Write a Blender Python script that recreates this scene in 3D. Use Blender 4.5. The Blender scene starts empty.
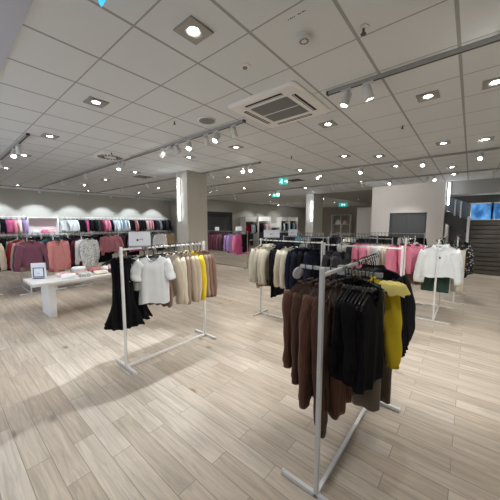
import bpy, bmesh, math, random
from mathutils import Vector, Matrix, noise

C = bpy.context.scene.collection
PI = math.pi
R = math.radians
CEIL = 3.08

# ------------------------------------------------------------------ helpers
def link(o, parent=None):
    C.objects.link(o)
    if parent is not None:
        o.parent = parent
    return o

def obj(name, bm, mat, parent=None, loc=(0, 0, 0), rz=0.0, smooth=False):
    me = bpy.data.meshes.new(name)
    bm.normal_update()
    bm.to_mesh(me); bm.free()
    mats = mat if isinstance(mat, (list, tuple)) else [mat]
    for m in mats:
        me.materials.append(m)
    if smooth:
        for p in me.polygons:
            p.use_smooth = True
    o = bpy.data.objects.new(name, me)
    o.location = loc; o.rotation_euler = (0, 0, rz)
    return link(o, parent)

def empty(name, loc=(0, 0, 0), rz=0.0):
    o = bpy.data.objects.new(name, None)
    o.empty_display_size = 0.1
    o.location = loc; o.rotation_euler = (0, 0, rz)
    return link(o)

LABELS = {}
def tag(o, label, cat, group=None):
    o['label'] = label; o['category'] = cat
    if group: o['group'] = group
    LABELS.setdefault(label, []).append(o.name)
    return o

def struct(o):
    o['kind'] = 'structure'
    return o

def box(bm, x0, x1, y0, y1, z0, z1, bev=0.0, mi=0):
    c = Vector(((x0 + x1) / 2, (y0 + y1) / 2, (z0 + z1) / 2))
    M = Matrix.Translation(c) @ Matrix.Diagonal((abs(x1 - x0), abs(y1 - y0), abs(z1 - z0), 1))
    r = bmesh.ops.create_cube(bm, size=1.0, matrix=M)
    fs = list({f for v in r['verts'] for f in v.link_faces})
    for f in fs: f.material_index = mi
    if bev > 0:
        es = list({e for v in r['verts'] for e in v.link_edges})
        res = bmesh.ops.bevel(bm, geom=es, offset=bev, segments=2, affect='EDGES', profile=0.7)
        for f in res['faces']: f.material_index = mi

def nb(): return bmesh.new()

def boxm(*a, bev=0.0):
    bm = nb(); box(bm, *a, bev=bev); return bm

def cyl(bm, p0, p1, r0, r1=None, n=16, cap=True):
    tube(bm, [p0, p1], [r0, r0 if r1 is None else r1], n, cap)

def ring_faces(bm, rings, closed=True, cap0=True, cap1=True):
    n = len(rings[0])
    for a, b in zip(rings[:-1], rings[1:]):
        for i in range(n if closed else n - 1):
            j = (i + 1) % n
            bm.faces.new((a[i], a[j], b[j], b[i]))
    if cap0: bm.faces.new(list(reversed(rings[0])))
    if cap1: bm.faces.new(rings[-1])

def tube(bm, pts, rad, n=10, cap=True, flat=1.0, closed=False):
    pts = [Vector(p) for p in pts]
    if not isinstance(rad, (list, tuple)): rad = [rad] * len(pts)
    rings = []; up = None
    m = len(pts)
    for i, p in enumerate(pts):
        if closed: t = pts[(i + 1) % m] - pts[i - 1]
        elif i == 0: t = pts[1] - pts[0]
        elif i == m - 1: t = pts[-1] - pts[-2]
        else: t = pts[i + 1] - pts[i - 1]
        t.normalize()
        if up is None:
            up = Vector((0, 1, 0)) if abs(t.y) < 0.9 else Vector((0, 0, 1))
        s = t.cross(up)
        if s.length < 1e-5:
            s = t.cross(Vector((1, 0, 0)))
        s.normalize()
        u = s.cross(t).normalized(); up = u
        rings.append([bm.verts.new(p + s * (math.cos(2 * PI * k / n) * rad[i]) + u * (math.sin(2 * PI * k / n) * rad[i] * flat)) for k in range(n)])
    if closed:
        rings.append(rings[0])
        ring_faces(bm, rings, True, False, False)
    else:
        ring_faces(bm, rings, True, cap, cap)
    bmesh.ops.recalc_face_normals(bm, faces=bm.faces[:])

def lathe(bm, prof, n=24, c=(0, 0, 0)):
    rings = [[bm.verts.new((c[0] + r * math.cos(2 * PI * k / n), c[1] + r * math.sin(2 * PI * k / n), c[2] + z)) for k in range(n)] for r, z in prof]
    ring_faces(bm, rings)
    bmesh.ops.recalc_face_normals(bm, faces=bm.faces[:])

def interp(tab, v):
    if v <= tab[0][0]: return tab[0][1]
    for (a, x), (b, y) in zip(tab[:-1], tab[1:]):
        if v <= b:
            t = (v - a) / (b - a); t = t * t * (3 - 2 * t)
            return x + (y - x) * t
    return tab[-1][1]

ORD = ['zeroth', 'first', 'second', 'third', 'fourth', 'fifth', 'sixth', 'seventh', 'eighth', 'ninth', 'tenth', 'eleventh', 'twelfth',
       'thirteenth', 'fourteenth', 'fifteenth', 'sixteenth', 'seventeenth', 'eighteenth', 'nineteenth', 'twentieth']
def ordn(i):
    if i <= 20: return ORD[i]
    t = {2: 'twenty', 3: 'thirty', 4: 'forty'}[i // 10]
    return t + ('-' + ORD[i % 10] if i % 10 else '').replace('twenty', 'twenty') if i % 10 else {20: 'twentieth', 30: 'thirtieth', 40: 'fortieth'}[i]

# ------------------------------------------------------------------ materials
MATS = {}
def nodes(name):
    m = bpy.data.materials.new(name); m.use_nodes = True
    nt = m.node_tree
    return m, nt, nt.nodes['Principled BSDF']

def plain(name, col, rough=0.5, metal=0.0, spec=0.5):
    if name in MATS: return MATS[name]
    m, nt, b = nodes(name)
    b.inputs['Base Color'].default_value = (*col, 1)
    b.inputs['Roughness'].default_value = rough
    b.inputs['Metallic'].default_value = metal
    b.inputs['Specular IOR Level'].default_value = spec
    n = nt.nodes.new('ShaderNodeTexNoise'); n.inputs['Scale'].default_value = 60
    mp = nt.nodes.new('ShaderNodeMapRange')
    mp.inputs['To Min'].default_value = max(0, rough - .06); mp.inputs['To Max'].default_value = min(1, rough + .06)
    tc = nt.nodes.new('ShaderNodeTexCoord')
    nt.links.new(tc.outputs['Object'], n.inputs['Vector'])
    nt.links.new(n.outputs['Fac'], mp.inputs['Value']); nt.links.new(mp.outputs['Result'], b.inputs['Roughness'])
    MATS[name] = m
    return m

def emit(name, col, strength):
    if name in MATS: return MATS[name]
    m, nt, b = nodes(name)
    b.inputs['Base Color'].default_value = (*col, 1)
    b.inputs['Emission Color'].default_value = (*col, 1)
    b.inputs['Emission Strength'].default_value = strength
    MATS[name] = m
    return m

def fabric(name, col, kind='plain', col2=None, scale=1.0):
    """woven / ribbed / patterned cloth"""
    if name in MATS: return MATS[name]
    m, nt, b = nodes(name)
    L = nt.links.new
    tc = nt.nodes.new('ShaderNodeTexCoord')
    b.inputs['Roughness'].default_value = 0.9
    b.inputs['Specular IOR Level'].default_value = 0.2
    if sum(col) > 0.12:
        b.inputs['Sheen Weight'].default_value = 0.15
    n = nt.nodes.new('ShaderNodeTexNoise'); n.inputs['Scale'].default_value = 9; n.inputs['Detail'].default_value = 3
    L(tc.outputs['Object'], n.inputs['Vector'])
    mix = nt.nodes.new('ShaderNodeMix'); mix.data_type = 'RGBA'
    mix.inputs['A'].default_value = (*[c * .9 for c in col], 1)
    mix.inputs['B'].default_value = (*[min(1, c * 1.1) for c in col], 1)
    L(n.outputs['Fac'], mix.inputs['Factor'])
    out = mix.outputs['Result']
    if kind in ('floral', 'leopard', 'stripe'):
        if kind == 'stripe':
            t = nt.nodes.new('ShaderNodeTexWave'); t.inputs['Scale'].default_value = 9 * scale; t.bands_direction = 'X'
            fac = t.outputs['Fac']; lo, hi = .55, .6
        elif kind == 'floral':
            t = nt.nodes.new('ShaderNodeTexNoise'); t.inputs['Scale'].default_value = 22 * scale; t.inputs['Detail'].default_value = 2
            fac = t.outputs['Fac']; lo, hi = .5, .55
        else:
            t = nt.nodes.new('ShaderNodeTexVoronoi'); t.inputs['Scale'].default_value = 26 * scale
            fac = t.outputs['Distance']; lo, hi = .3, .42
        L(tc.outputs['Object'], t.inputs['Vector'])
        mr = nt.nodes.new('ShaderNodeMapRange'); mr.inputs['From Min'].default_value = lo; mr.inputs['From Max'].default_value = hi
        L(fac, mr.inputs['Value'])
        m2 = nt.nodes.new('ShaderNodeMix'); m2.data_type = 'RGBA'
        L(mr.outputs['Result'], m2.inputs['Factor']); L(out, m2.inputs['A'])
        m2.inputs['B'].default_value = (*col2, 1)
        out = m2.outputs['Result']
    L(out, b.inputs['Base Color'])
    bp = nt.nodes.new('ShaderNodeBump'); bp.inputs['Strength'].default_value = .35; bp.inputs['Distance'].default_value = .004
    if kind == 'knit':
        w = nt.nodes.new('ShaderNodeTexWave'); w.inputs['Scale'].default_value = 26 * scale; w.inputs['Distortion'].default_value = .6
        w.bands_direction = 'X'; L(tc.outputs['Object'], w.inputs['Vector']); L(w.outputs['Fac'], bp.inputs['Height'])
        bp.inputs['Strength'].default_value = .6
    else:
        w = nt.nodes.new('ShaderNodeTexNoise'); w.inputs['Scale'].default_value = 240 if kind != 'fluffy' else 70
        L(tc.outputs['Object'], w.inputs['Vector']); L(w.outputs['Fac'], bp.inputs['Height'])
        if kind == 'fluffy': bp.inputs['Strength'].default_value = 1; bp.inputs['Distance'].default_value = .02
    L(bp.outputs['Normal'], b.inputs['Normal'])
    MATS[name] = m
    return m

def wallmat(name, col, rough=.85):
    m, nt, b = nodes(name); L = nt.links.new
    tc = nt.nodes.new('ShaderNodeTexCoord')
    n = nt.nodes.new('ShaderNodeTexNoise'); n.inputs['Scale'].default_value = 180
    L(tc.outputs['Object'], n.inputs['Vector'])
    bp = nt.nodes.new('ShaderNodeBump'); bp.inputs['Strength'].default_value = .08; bp.inputs['Distance'].default_value = .003
    L(n.outputs['Fac'], bp.inputs['Height']); L(bp.outputs['Normal'], b.inputs['Normal'])
    b.inputs['Base Color'].default_value = (*col, 1); b.inputs['Roughness'].default_value = rough
    MATS[name] = m
    return m

def floor_mat():
    m, nt, b = nodes('oak_planks'); L = nt.links.new
    N = nt.nodes.new
    tc = N('ShaderNodeTexCoord')
    br = N('ShaderNodeTexBrick')
    br.offset = 0.37; br.offset_frequency = 2; br.squash = 1.0
    br.inputs['Scale'].default_value = 1.0
    br.inputs['Brick Width'].default_value = .92
    br.inputs['Row Height'].default_value = 0.138
    br.inputs['Mortar Size'].default_value = 0.0022
    br.inputs['Mortar Smooth'].default_value = 0.2
    br.inputs['Bias'].default_value = 0.0
    br.inputs['Color1'].default_value = (0, 0, 0, 1); br.inputs['Color2'].default_value = (1, 1, 1, 1)
    br.inputs['Mortar'].default_value = (.5, .5, .5, 1)
    L(tc.outputs['Object'], br.inputs['Vector'])
    # tone of each board
    ramp = N('ShaderNodeValToRGB'); e = ramp.color_ramp.elements
    e[0].position = 0; e[0].color = (.430, .360, .280, 1)
    e[1].position = 1; e[1].color = (.570, .505, .420, 1)
    x = e.new(.5); x.color = (.505, .435, .350, 1)
    L(br.outputs['Color'], ramp.inputs['Fac'])
    # grain: noise stretched along the boards, shifted per board
    mp = N('ShaderNodeMapping'); mp.inputs['Scale'].default_value = (1.1, 16, 1)
    sc = N('ShaderNodeVectorMath'); sc.operation = 'MULTIPLY_ADD'
    sc.inputs[1].default_value = (9, 5, 3)
    L(br.outputs['Color'], sc.inputs[0]); L(tc.outputs['Object'], sc.inputs[2])
    L(sc.outputs['Vector'], mp.inputs['Vector'])
    g = N('ShaderNodeTexNoise'); g.inputs['Scale'].default_value = 2.2; g.inputs['Detail'].default_value = 7; g.inputs['Roughness'].default_value = .62; g.inputs['Distortion'].default_value = .8
    L(mp.outputs['Vector'], g.inputs['Vector'])
    gr = N('ShaderNodeMapRange'); gr.inputs['From Min'].default_value = .3; gr.inputs['From Max'].default_value = .7
    gr.inputs['To Min'].default_value = .74; gr.inputs['To Max'].default_value = 1.2
    L(g.outputs['Fac'], gr.inputs['Value'])
    mul = N('ShaderNodeMix'); mul.data_type = 'RGBA'; mul.blend_type = 'MULTIPLY'; mul.inputs['Factor'].default_value = 1
    L(ramp.outputs['Color'], mul.inputs['A']); L(gr.outputs['Result'], mul.inputs['B'])
    # knots
    mk = N('ShaderNodeMapping'); mk.inputs['Scale'].default_value = (1.0, 1.9, 1); L(sc.outputs['Vector'], mk.inputs['Vector'])
    v = N('ShaderNodeTexVoronoi'); v.inputs['Scale'].default_value = 1.35
    L(mk.outputs['Vector'], v.inputs['Vector'])
    kr = N('ShaderNodeMapRange'); kr.inputs['From Min'].default_value = .015; kr.inputs['From Max'].default_value = .11
    kr.inputs['To Min'].default_value = .38; kr.inputs['To Max'].default_value = 1
    L(v.outputs['Distance'], kr.inputs['Value'])
    m2 = N('ShaderNodeMix'); m2.data_type = 'RGBA'; m2.blend_type = 'MULTIPLY'; m2.inputs['Factor'].default_value = 1
    L(mul.outputs['Result'], m2.inputs['A']); L(kr.outputs['Result'], m2.inputs['B'])
    # joint
    m3 = N('ShaderNodeMix'); m3.data_type = 'RGBA'
    L(br.outputs['Fac'], m3.inputs['Factor']); L(m2.outputs['Result'], m3.inputs['A'])
    m3.inputs['B'].default_value = (.25, .20, .155, 1)
    L(m3.outputs['Result'], b.inputs['Base Color'])
    b.inputs['Roughness'].default_value = .42
    b.inputs['Specular IOR Level'].default_value = .35
    bp = N('ShaderNodeBump'); bp.inputs['Strength'].default_value = .25; bp.inputs['Distance'].default_value = .003
    inv = N('ShaderNodeMath'); inv.operation = 'MULTIPLY_ADD'; inv.inputs[1].default_value = -1.2
    L(br.outputs['Fac'], inv.inputs[0]); L(g.outputs['Fac'], inv.inputs[2])
    L(inv.outputs['Value'], bp.inputs['Height']); L(bp.outputs['Normal'], b.inputs['Normal'])
    return m

X0, XS = -1.378, 0.606     # ceiling grid phase and pitch
Y0, YS = 1.648, 0.592
def ceil_mat():
    m, nt, b = nodes('ceiling_tiles'); L = nt.links.new; N = nt.nodes.new
    tc = N('ShaderNodeTexCoord'); sp = N('ShaderNodeSeparateXYZ'); L(tc.outputs['Object'], sp.inputs[0])
    def line(axis, ph, pitch, half):
        a = N('ShaderNodeMath'); a.operation = 'SUBTRACT'; a.inputs[1].default_value = ph - pitch / 2
        L(sp.outputs[axis], a.inputs[0])
        d = N('ShaderNodeMath'); d.operation = 'DIVIDE'; d.inputs[1].default_value = pitch; L(a.outputs[0], d.inputs[0])
        f = N('ShaderNodeMath'); f.operation = 'FRACT'; L(d.outputs[0], f.inputs[0])
        s = N('ShaderNodeMath'); s.operation = 'SUBTRACT'; s.inputs[1].default_value = .5; L(f.outputs[0], s.inputs[0])
        ab = N('ShaderNodeMath'); ab.operation = 'ABSOLUTE'; L(s.outputs[0], ab.inputs[0])
        lt = N('ShaderNodeMath'); lt.operation = 'LESS_THAN'; lt.inputs[1].default_value = half / pitch; L(ab.outputs[0], lt.inputs[0])
        return lt.outputs[0]
    lx = line('X', X0, XS, .0125); ly = line('Y', Y0, YS, .0065)
    mx = N('ShaderNodeMath'); mx.operation = 'MAXIMUM'; L(lx, mx.inputs[0]); L(ly, mx.inputs[1])
    n = N('ShaderNodeTexNoise'); n.inputs['Scale'].default_value = 90; n.inputs['Detail'].default_value = 3; L(tc.outputs['Object'], n.inputs['Vector'])
    mixn = N('ShaderNodeMix'); mixn.data_type = 'RGBA'; L(n.outputs['Fac'], mixn.inputs['Factor'])
    mixn.inputs['A'].default_value = (.69, .725, .745, 1); mixn.inputs['B'].default_value = (.75, .785, .805, 1)
    mix = N('ShaderNodeMix'); mix.data_type = 'RGBA'; L(mx.outputs[0], mix.inputs['Factor'])
    L(mixn.outputs['Result'], mix.inputs['A']); mix.inputs['B'].default_value = (.37, .375, .375, 1)
    L(mix.outputs['Result'], b.inputs['Base Color'])
    b.inputs['Roughness'].default_value = .8
    bp = N('ShaderNodeBump'); bp.inputs['Strength'].default_value = .15; bp.inputs['Distance'].default_value = .004; bp.invert = True
    L(mx.outputs[0], bp.inputs['Height']); L(bp.outputs['Normal'], b.inputs['Normal'])
    return m

M_floor = floor_mat(); M_ceil = ceil_mat()
M_wall = wallmat('warm_grey_paint', (.48, .475, .43))
M_wall2 = wallmat('light_warm_grey_paint', (.74, .70, .67))
M_col = wallmat('beige_grey_column_paint', (.55, .53, .475))
M_colw = wallmat('pale_column_paint', (.80, .82, .81))
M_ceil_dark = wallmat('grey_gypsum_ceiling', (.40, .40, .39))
M_border = wallmat('daylight_tinted_gypsum', (.54, .57, .66))  # bluish cast of daylight from behind painted into the board colour
M_brown = wallmat('taupe_wall_paint', (.40, .36, .32))
M_white = plain('white_powder_coat', (.80, .80, .78), .38)
M_white_lam = plain('white_laminate', (.80, .81, .80), .3)
M_silver = plain('satin_silver_rack_paint', (.70, .71, .71), .34, .15)
M_rackgrey = plain('grey_rail_steel', (.42, .43, .42), .35, .6)
M_black = plain('black_hanger_plastic', (.010, .010, .011), .35)
M_blackm = plain('black_hook_metal', (.02, .02, .02), .25, .6)
M_dark = plain('dark_grey_metal', (.07, .07, .072), .4, .3)
M_doord = plain('charcoal_door_paint', (.095, .10, .105), .5)
M_track = plain('grey_track_aluminium', (.40, .40, .39), .4, .4)
M_trackdark = plain('track_slot', (.05, .05, .05), .6)
M_spotw = plain('white_lamp_housing', (.70, .70, .68), .4)
M_plate = plain('brushed_downlight_plate', (.36, .35, .33), .4, .3)
M_acw = plain('white_cassette_plastic', (.84, .84, .83), .4)
M_acg = plain('grey_cassette_grille', (.26, .26, .25), .6)
M_black_slot = plain('black_vent_slot', (.015, .015, .015), .7)
M_lamp = emit('lamp_glow', (1.0, .97, .92), 40)
M_tubeglow = emit('tube_glow', (.93, .97, 1.0), 9)
M_green = emit('green_exit_glow', (.02, .45, .40), .5)
M_cyan = emit('blue_sign_glow', (.05, .45, .85), .8)
M_signwhite = emit('white_pictogram_glow', (.8, 1, .95), .9)
M_card = plain('white_sign_card', (.82, .86, .93), .35)
M_ink = plain('dark_print', (.05, .055, .07), .5)
M_greyink = plain('grey_print', (.35, .38, .42), .5)
M_acryl = plain('clear_grey_acrylic_edge', (.30, .33, .34), .15)
M_label = plain('paper_label', (.75, .73, .70), .6)

def glass_mat(name, col, alpha):
    m, nt, b = nodes(name)
    b.inputs['Base Color'].default_value = (*col, 1)
    b.inputs['Roughness'].default_value = .05
    b.inputs['Transmission Weight'].default_value = .45
    b.inputs['IOR'].default_value = 1.1
    MATS[name] = m
    return m
M_glass = glass_mat('balustrade_glass', (.30, .38, .46), .3)

def slat_mat(name, c0, c1, pitch):
    m, nt, b = nodes(name); L = nt.links.new; N = nt.nodes.new
    b.inputs['Base Color'].default_value = (*c0, 1); b.inputs['Roughness'].default_value = .38; b.inputs['Metallic'].default_value = .35
    tc = N('ShaderNodeTexCoord'); n = N('ShaderNodeTexNoise'); n.inputs['Scale'].default_value = 6
    L(tc.outputs['Object'], n.inputs['Vector'])
    mix = N('ShaderNodeMix'); mix.data_type = 'RGBA'; mix.inputs['A'].default_value = (*c0, 1); mix.inputs['B'].default_value = (*c1, 1)
    L(n.outputs['Fac'], mix.inputs['Factor']); L(mix.outputs['Result'], b.inputs['Base Color'])
    return m
M_shutter = slat_mat('dark_slat_metal', (.075, .068, .060), (.105, .096, .086), .1)

F = {}
def fb(key, col, kind='plain', col2=None, scale=1.0):
    F[key] = fabric('cloth_' + key, col, kind, col2, scale)
fb('black', (.006, .006, .008)); fb('jet', (.010, .009, .012), 'knit'); fb('charcoal', (.035, .035, .040)); fb('navy', (.012, .014, .030))
fb('brown', (.115, .052, .032), 'knit'); fb('dark_brown', (.085, .040, .026), 'knit'); fb('rust_brown', (.125, .050, .028), 'knit')
fb('olive_grey', (.15, .125, .095)); fb('yellow', (.80, .60, .030)); fb('pale_yellow', (.82, .70, .22))
fb('white', (.80, .84, .85)); fb('cream', (.70, .65, .53)); fb('ivory', (.72, .69, .60), 'knit'); fb('beige', (.56, .48, .37), 'knit'); fb('sand', (.50, .41, .31)); fb('taupe', (.33, .245, .19), 'knit')
fb('mocha', (.25, .155, .115), 'knit'); fb('tan', (.36, .25, .14)); fb('grey', (.25, .25, .26)); fb('pale_grey', (.50, .50, .51))
fb('pink', (.70, .23, .33)); fb('bright_pink', (.78, .25, .40)); fb('dusty_pink', (.47, .19, .18)); fb('pale_pink', (.72, .47, .48)); fb('rose', (.50, .20, .24), 'fluffy')
fb('magenta', (.55, .10, .25)); fb('red', (.36, .02, .03)); fb('wine', (.15, .025, .05)); fb('mauve', (.17, .060, .095), 'fluffy'); fb('plum', (.10, .045, .065)); fb('lilac', (.42, .30, .58))
fb('purple', (.16, .08, .24)); fb('green', (.035, .075, .06)); fb('denim', (.10, .19, .40)); fb('sky', (.50, .62, .72)); fb('teal', (.06, .22, .25))
fb('white_print', (.66, .66, .64), 'floral', (.30, .30, .31), 2.2); fb('lilac_print', (.48, .36, .66), 'floral', (.18, .10, .26)); fb('mono_print', (.62, .62, .62), 'leopard', (.03, .03, .03))
fb('pink_print', (.66, .30, .33), 'floral', (.80, .72, .68)); fb('pale_sage', (.46, .52, .47)); fb('rose_print', (.55, .22, .24), 'floral', (.30, .08, .10)); fb('mocha_stripe', (.15, .075, .05), 'stripe', (.045, .02, .015), 1.2)

# ------------------------------------------------------------------ garments
# local frame: hook on the rail at z=0; x across the shoulders, front towards -y
def body_bm(w, L, thick, seed, n, m, flare=1.0, waist=1.0, neckw=.075, dip=.05, z0=-.098, slope=.33, folds=3.0, amp=.014):
    rnd = random.Random(seed); bm = nb(); ph = rnd.uniform(0, 6); ph2 = rnd.uniform(0, 6)
    rings = []
    tw = [(0, w), (.12, w * .98), (.3, w * .93), (.55, w * waist), (1, w * flare)]
    td = [(0, .016), (.06, thick * .6), (.25, thick), (1, thick * 1.05)]
    for r in range(m + 1):
        v = r / m
        v = v ** 1.25
        ww = interp(tw, v); dd = interp(td, v); ring = []
        for i in range(n):
            a = 2 * PI * i / n
            c, s = math.cos(a), math.sin(a)
            x = ww * math.copysign(abs(c) ** .85, c)
            y = dd * math.copysign(abs(s) ** .8, s)
            zt = z0 - slope * max(0, abs(x) - neckw)
            if abs(x) < neckw:
                k = 1 - (x / neckw) ** 2
                zt -= (dip if s < 0 else dip * .25) * k * max(0, 1 - v * 4)
            zt -= .030 * (max(0, abs(x) / w - .72) / .28) ** 2
            zh = -L - .012 * math.sin(3 * a + ph)
            z = zt + v * (zh - zt)
            f = amp * (v ** .8) * (math.sin(folds * PI * x / w + ph + v * .8) + .6 * math.sin(1.9 * folds * PI * x / w + ph2))
            f += .02 * v * noise.noise(Vector((x * 5, seed * 1.7, z * 4)))
            ring.append(bm.verts.new((x + .010 * v * noise.noise(Vector((z * 6, seed, 0))), y + f, z)))
        rings.append(ring)
    ring_faces(bm, rings, True, False, False)
    bmesh.ops.recalc_face_normals(bm, faces=bm.faces[:])
    return bm

def sleeve_bm(side, w, sl, seed, n, m, out=.13, r0=.075, r1=.042, z0=-.098, slope=.33, neckw=.075, flat=.62):
    rnd = random.Random(seed + side * 31); bm = nb()
    zs = z0 - slope * (w - neckw) - .055
    S = Vector((side * (w - .035), 0, zs)); rings = []
    bend = rnd.uniform(-.025, .035); ph = rnd.uniform(0, 6); fwd = rnd.uniform(-.04, .015)
    S.z += .02
    for r in range(m + 1):
        v = r / m
        rad = (r0 + (r1 - r0) * v ** .8) * (1 if v > .12 else .86 + .14 * v / .12)
        rad *= 1 + .09 * math.sin(v * 17 + ph) * (0.3 + v * .7)
        if v > .93 and sl > .3: rad *= .82
        ang = out * (1 - .5 * v)
        P = S + Vector((side * (math.sin(out * 1.6) * sl * v * (1 - .45 * v) + bend * math.sin(PI * v)), fwd * v * v, -sl * v))
        t = Vector((side * math.sin(ang), 0, -math.cos(ang)))
        if v < .25:
            k = 1 - v / .25
            t = (t * (1 - .55 * k) + Vector((side, 0, -.35)) * (.55 * k)).normalized()
        sx = Vector((t.z, 0, -t.x))
        rings.append([bm.verts.new(P + sx * (rad * math.cos(2 * PI * i / n)) + Vector((0, 1, 0)) * (rad * flat * math.sin(2 * PI * i / n) * (1 + .15 * math.sin(3 * 2 * PI * i / n + ph + v * 5)))) for i in range(n)])
    ring_faces(bm, rings, True, True, True)
    bmesh.ops.recalc_face_normals(bm, faces=bm.faces[:])
    return bm

def neck_bm(style, neckw=.075, dip=.05, z0=-.098, n=18):
    bm = nb(); pts = []
    for i in range(n):
        a = 2 * PI * i / n; x = neckw * math.cos(a); s = math.sin(a)
        k = 1 - (x / neckw) ** 2
        z = z0 - (dip if s < 0 else dip * .25) * k
        pts.append((x, .030 * s - .002, z + .004))
    r = {'rib': .011, 'thin': .006, 'collar': .014, 'ruffle': .02}[style]
    if style == 'ruffle':
        rings = []
        for k, (sc, dz) in enumerate(((1, -.01), (1.15, .03), (1.45, .035), (1.6, .0))):
            rings.append([bm.verts.new((p[0] * sc, p[1] * sc * 1.3, p[2] + dz + .010 * k * math.sin(i * 2.6))) for i, p in enumerate(pts)])
        ring_faces(bm, rings, True, False, False)
    elif style == 'collar':
        rings = [[bm.verts.new((p[0] * sc, p[1] * sc, p[2] + dz)) for p in pts] for sc, dz in ((1, 0), (.98, .03), (1.08, .034), (1.32, -.012))]
        ring_faces(bm, rings, True, False, False)
    else:
        tube(bm, pts, r, 8, closed=True)
    bmesh.ops.recalc_face_normals(bm, faces=bm.faces[:])
    return bm

def leg_bm(side, w, L, seed, n, m, z0=-.115, flare=1.0):
    rnd = random.Random(seed + side * 7); bm = nb(); ph = rnd.uniform(0, 6); rings = []
    for r in range(m + 1):
        v = r / m
        x0 = (-.002 * side); x1 = side * w * (1 - .06 * v if flare <= 1 else 1 + (flare - 1) * v)
        cx = (x0 + x1) / 2 + side * .012 * v; hw = abs(x1 - x0) / 2
        d = .018 + .022 * min(1, v * 5)
        ring = []
        for i in range(n):
            a = 2 * PI * i / n
            y = d * math.sin(a) + .012 * v * math.sin(5 * math.cos(a) + ph) + .012 * noise.noise(Vector((v * 5, seed + i * .3, side)))
            ring.append(bm.verts.new((cx + hw * math.cos(a), y, z0 - (L + z0) * v)))
        rings.append(ring)
    ring_faces(bm, rings)
    bmesh.ops.recalc_face_normals(bm, faces=bm.faces[:])
    return bm

def merge(bms):
    out = nb()
    for b in bms:
        me = bpy.data.meshes.new('tmp'); b.to_mesh(me); b.free(); out.from_mesh(me); bpy.data.meshes.remove(me)
    return out

CAT = {'tee': 'top', 'jumper': 'jumper', 'cardigan': 'cardigan', 'shirt': 'shirt', 'blouse': 'blouse', 'trousers': 'trousers', 'skirt': 'skirt', 'dress': 'dress', 'coat': 'coat', 'vest_top': 'top', 'shorts': 'shorts'}
def garment(kind, mat, label, loc, rz, w=.21, L=.62, sl=None, thick=.035, lod=1, seed=0, group=None, out=.13, trim=None, part_labels=None, flare=None):
    """lod 0 near, 1 middle (both with parts), 2 far (one mesh)"""
    n, m = [(44, 26), (28, 14), (12, 5)][lod]; sn, sm = [(18, 22), (12, 10), (6, 4)][lod]
    if kind in ('dress', 'skirt') and lod < 2: n, m = 72, 22
    if kind == 'dress' and (flare or 0) > 1.5: thick = .060
    trim = trim or mat
    parts = []
    if kind in ('trousers', 'shorts'):
        wb = nb(); box(wb, -w, w, -.019, .019, -.200, -.155, bev=.008 if lod < 2 else 0)
        parts = [('waistband', wb, trim), ('trouser_leg', leg_bm(-1, w, L, seed, sn + 4, sm, -.195, flare or 1.0), mat), ('trouser_leg', leg_bm(1, w, L, seed, sn + 4, sm, -.195, flare or 1.0), mat)]
    elif kind == 'skirt':
        wb = nb(); box(wb, -w, w, -.02, .02, -.195, -.155, bev=.008 if lod < 2 else 0)
        parts = [('waistband', wb, trim), ('skirt_panel', body_bm(w, L, .05, seed, n, m, flare=flare or 1.5, waist=1.2, neckw=.3, dip=0, z0=-.185, slope=0, folds=4, amp=.028), mat)]
    else:
        prm = dict(tee=dict(flare=1.0, amp=.010), jumper=dict(flare=.92, amp=.008), cardigan=dict(flare=.96, amp=.010), shirt=dict(flare=1.05, amp=.013),
                   blouse=dict(flare=1.12, amp=.016), dress=dict(flare=1.55, waist=1.0, amp=.010, folds=3), coat=dict(flare=1.1, amp=.012), vest_top=dict(flare=1.05, amp=.012))[kind]
        if flare: prm['flare'] = flare
        if lod: prm['amp'] *= 1.6; thick *= .85
        dip = {'tee': .06, 'cardigan': .10, 'vest_top': .09, 'dress': .07}.get(kind, .045)
        parts.append(('body', body_bm(w, L, thick, seed, n, m, dip=dip, **prm), mat))
        if sl is None: sl = {'tee': .2, 'dress': 0, 'vest_top': 0}.get(kind, min(.56, L * .88))
        if sl > 0:
            r0, r1 = (.064, .060) if sl < .3 else ((.080, .05) if kind in ('jumper', 'cardigan', 'coat') else (.075, .048))
            o2 = .34 if sl < .3 else out
            for s in (-1, 1):
                parts.append(('sleeve', sleeve_bm(s, w, sl, seed, sn, sm, o2, r0, r1, flat=.7 if kind != 'shirt' else .55), mat))
        if lod < 2:
            st = {'shirt': 'collar', 'tee': 'thin', 'vest_top': 'thin', 'dress': 'thin', 'blouse': 'rib', 'coat': 'collar'}.get(kind, 'rib')
            if kind == 'blouse' and trim is not mat: st = 'ruffle'
            parts.append(('collar' if st in ('collar', 'ruffle') else 'neckband', neck_bm(st, dip=dip), trim))
            if kind in ('cardigan', 'shirt', 'coat') and lod == 0:
                bb = nb()
                for k in range(5):
                    z = -.098 - dip - .05 - k * (L - .25) / 5
                    cyl(bb, (.004, -thick * .95 - .006, z), (.004, -thick * .95 - .014, z), .008, n=8)
                parts.append(('buttons', bb, M_black))
    if lod == 2:
        o = obj(kind, merge([p[1] for p in parts]), mat, None, loc, rz, smooth=True)
    else:
        o = empty(kind, loc, rz)
        for nm, bm, mt in parts:
            obj(nm, bm, mt, o, smooth=True)
    tag(o, label, CAT[kind], group)
    return o

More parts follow.
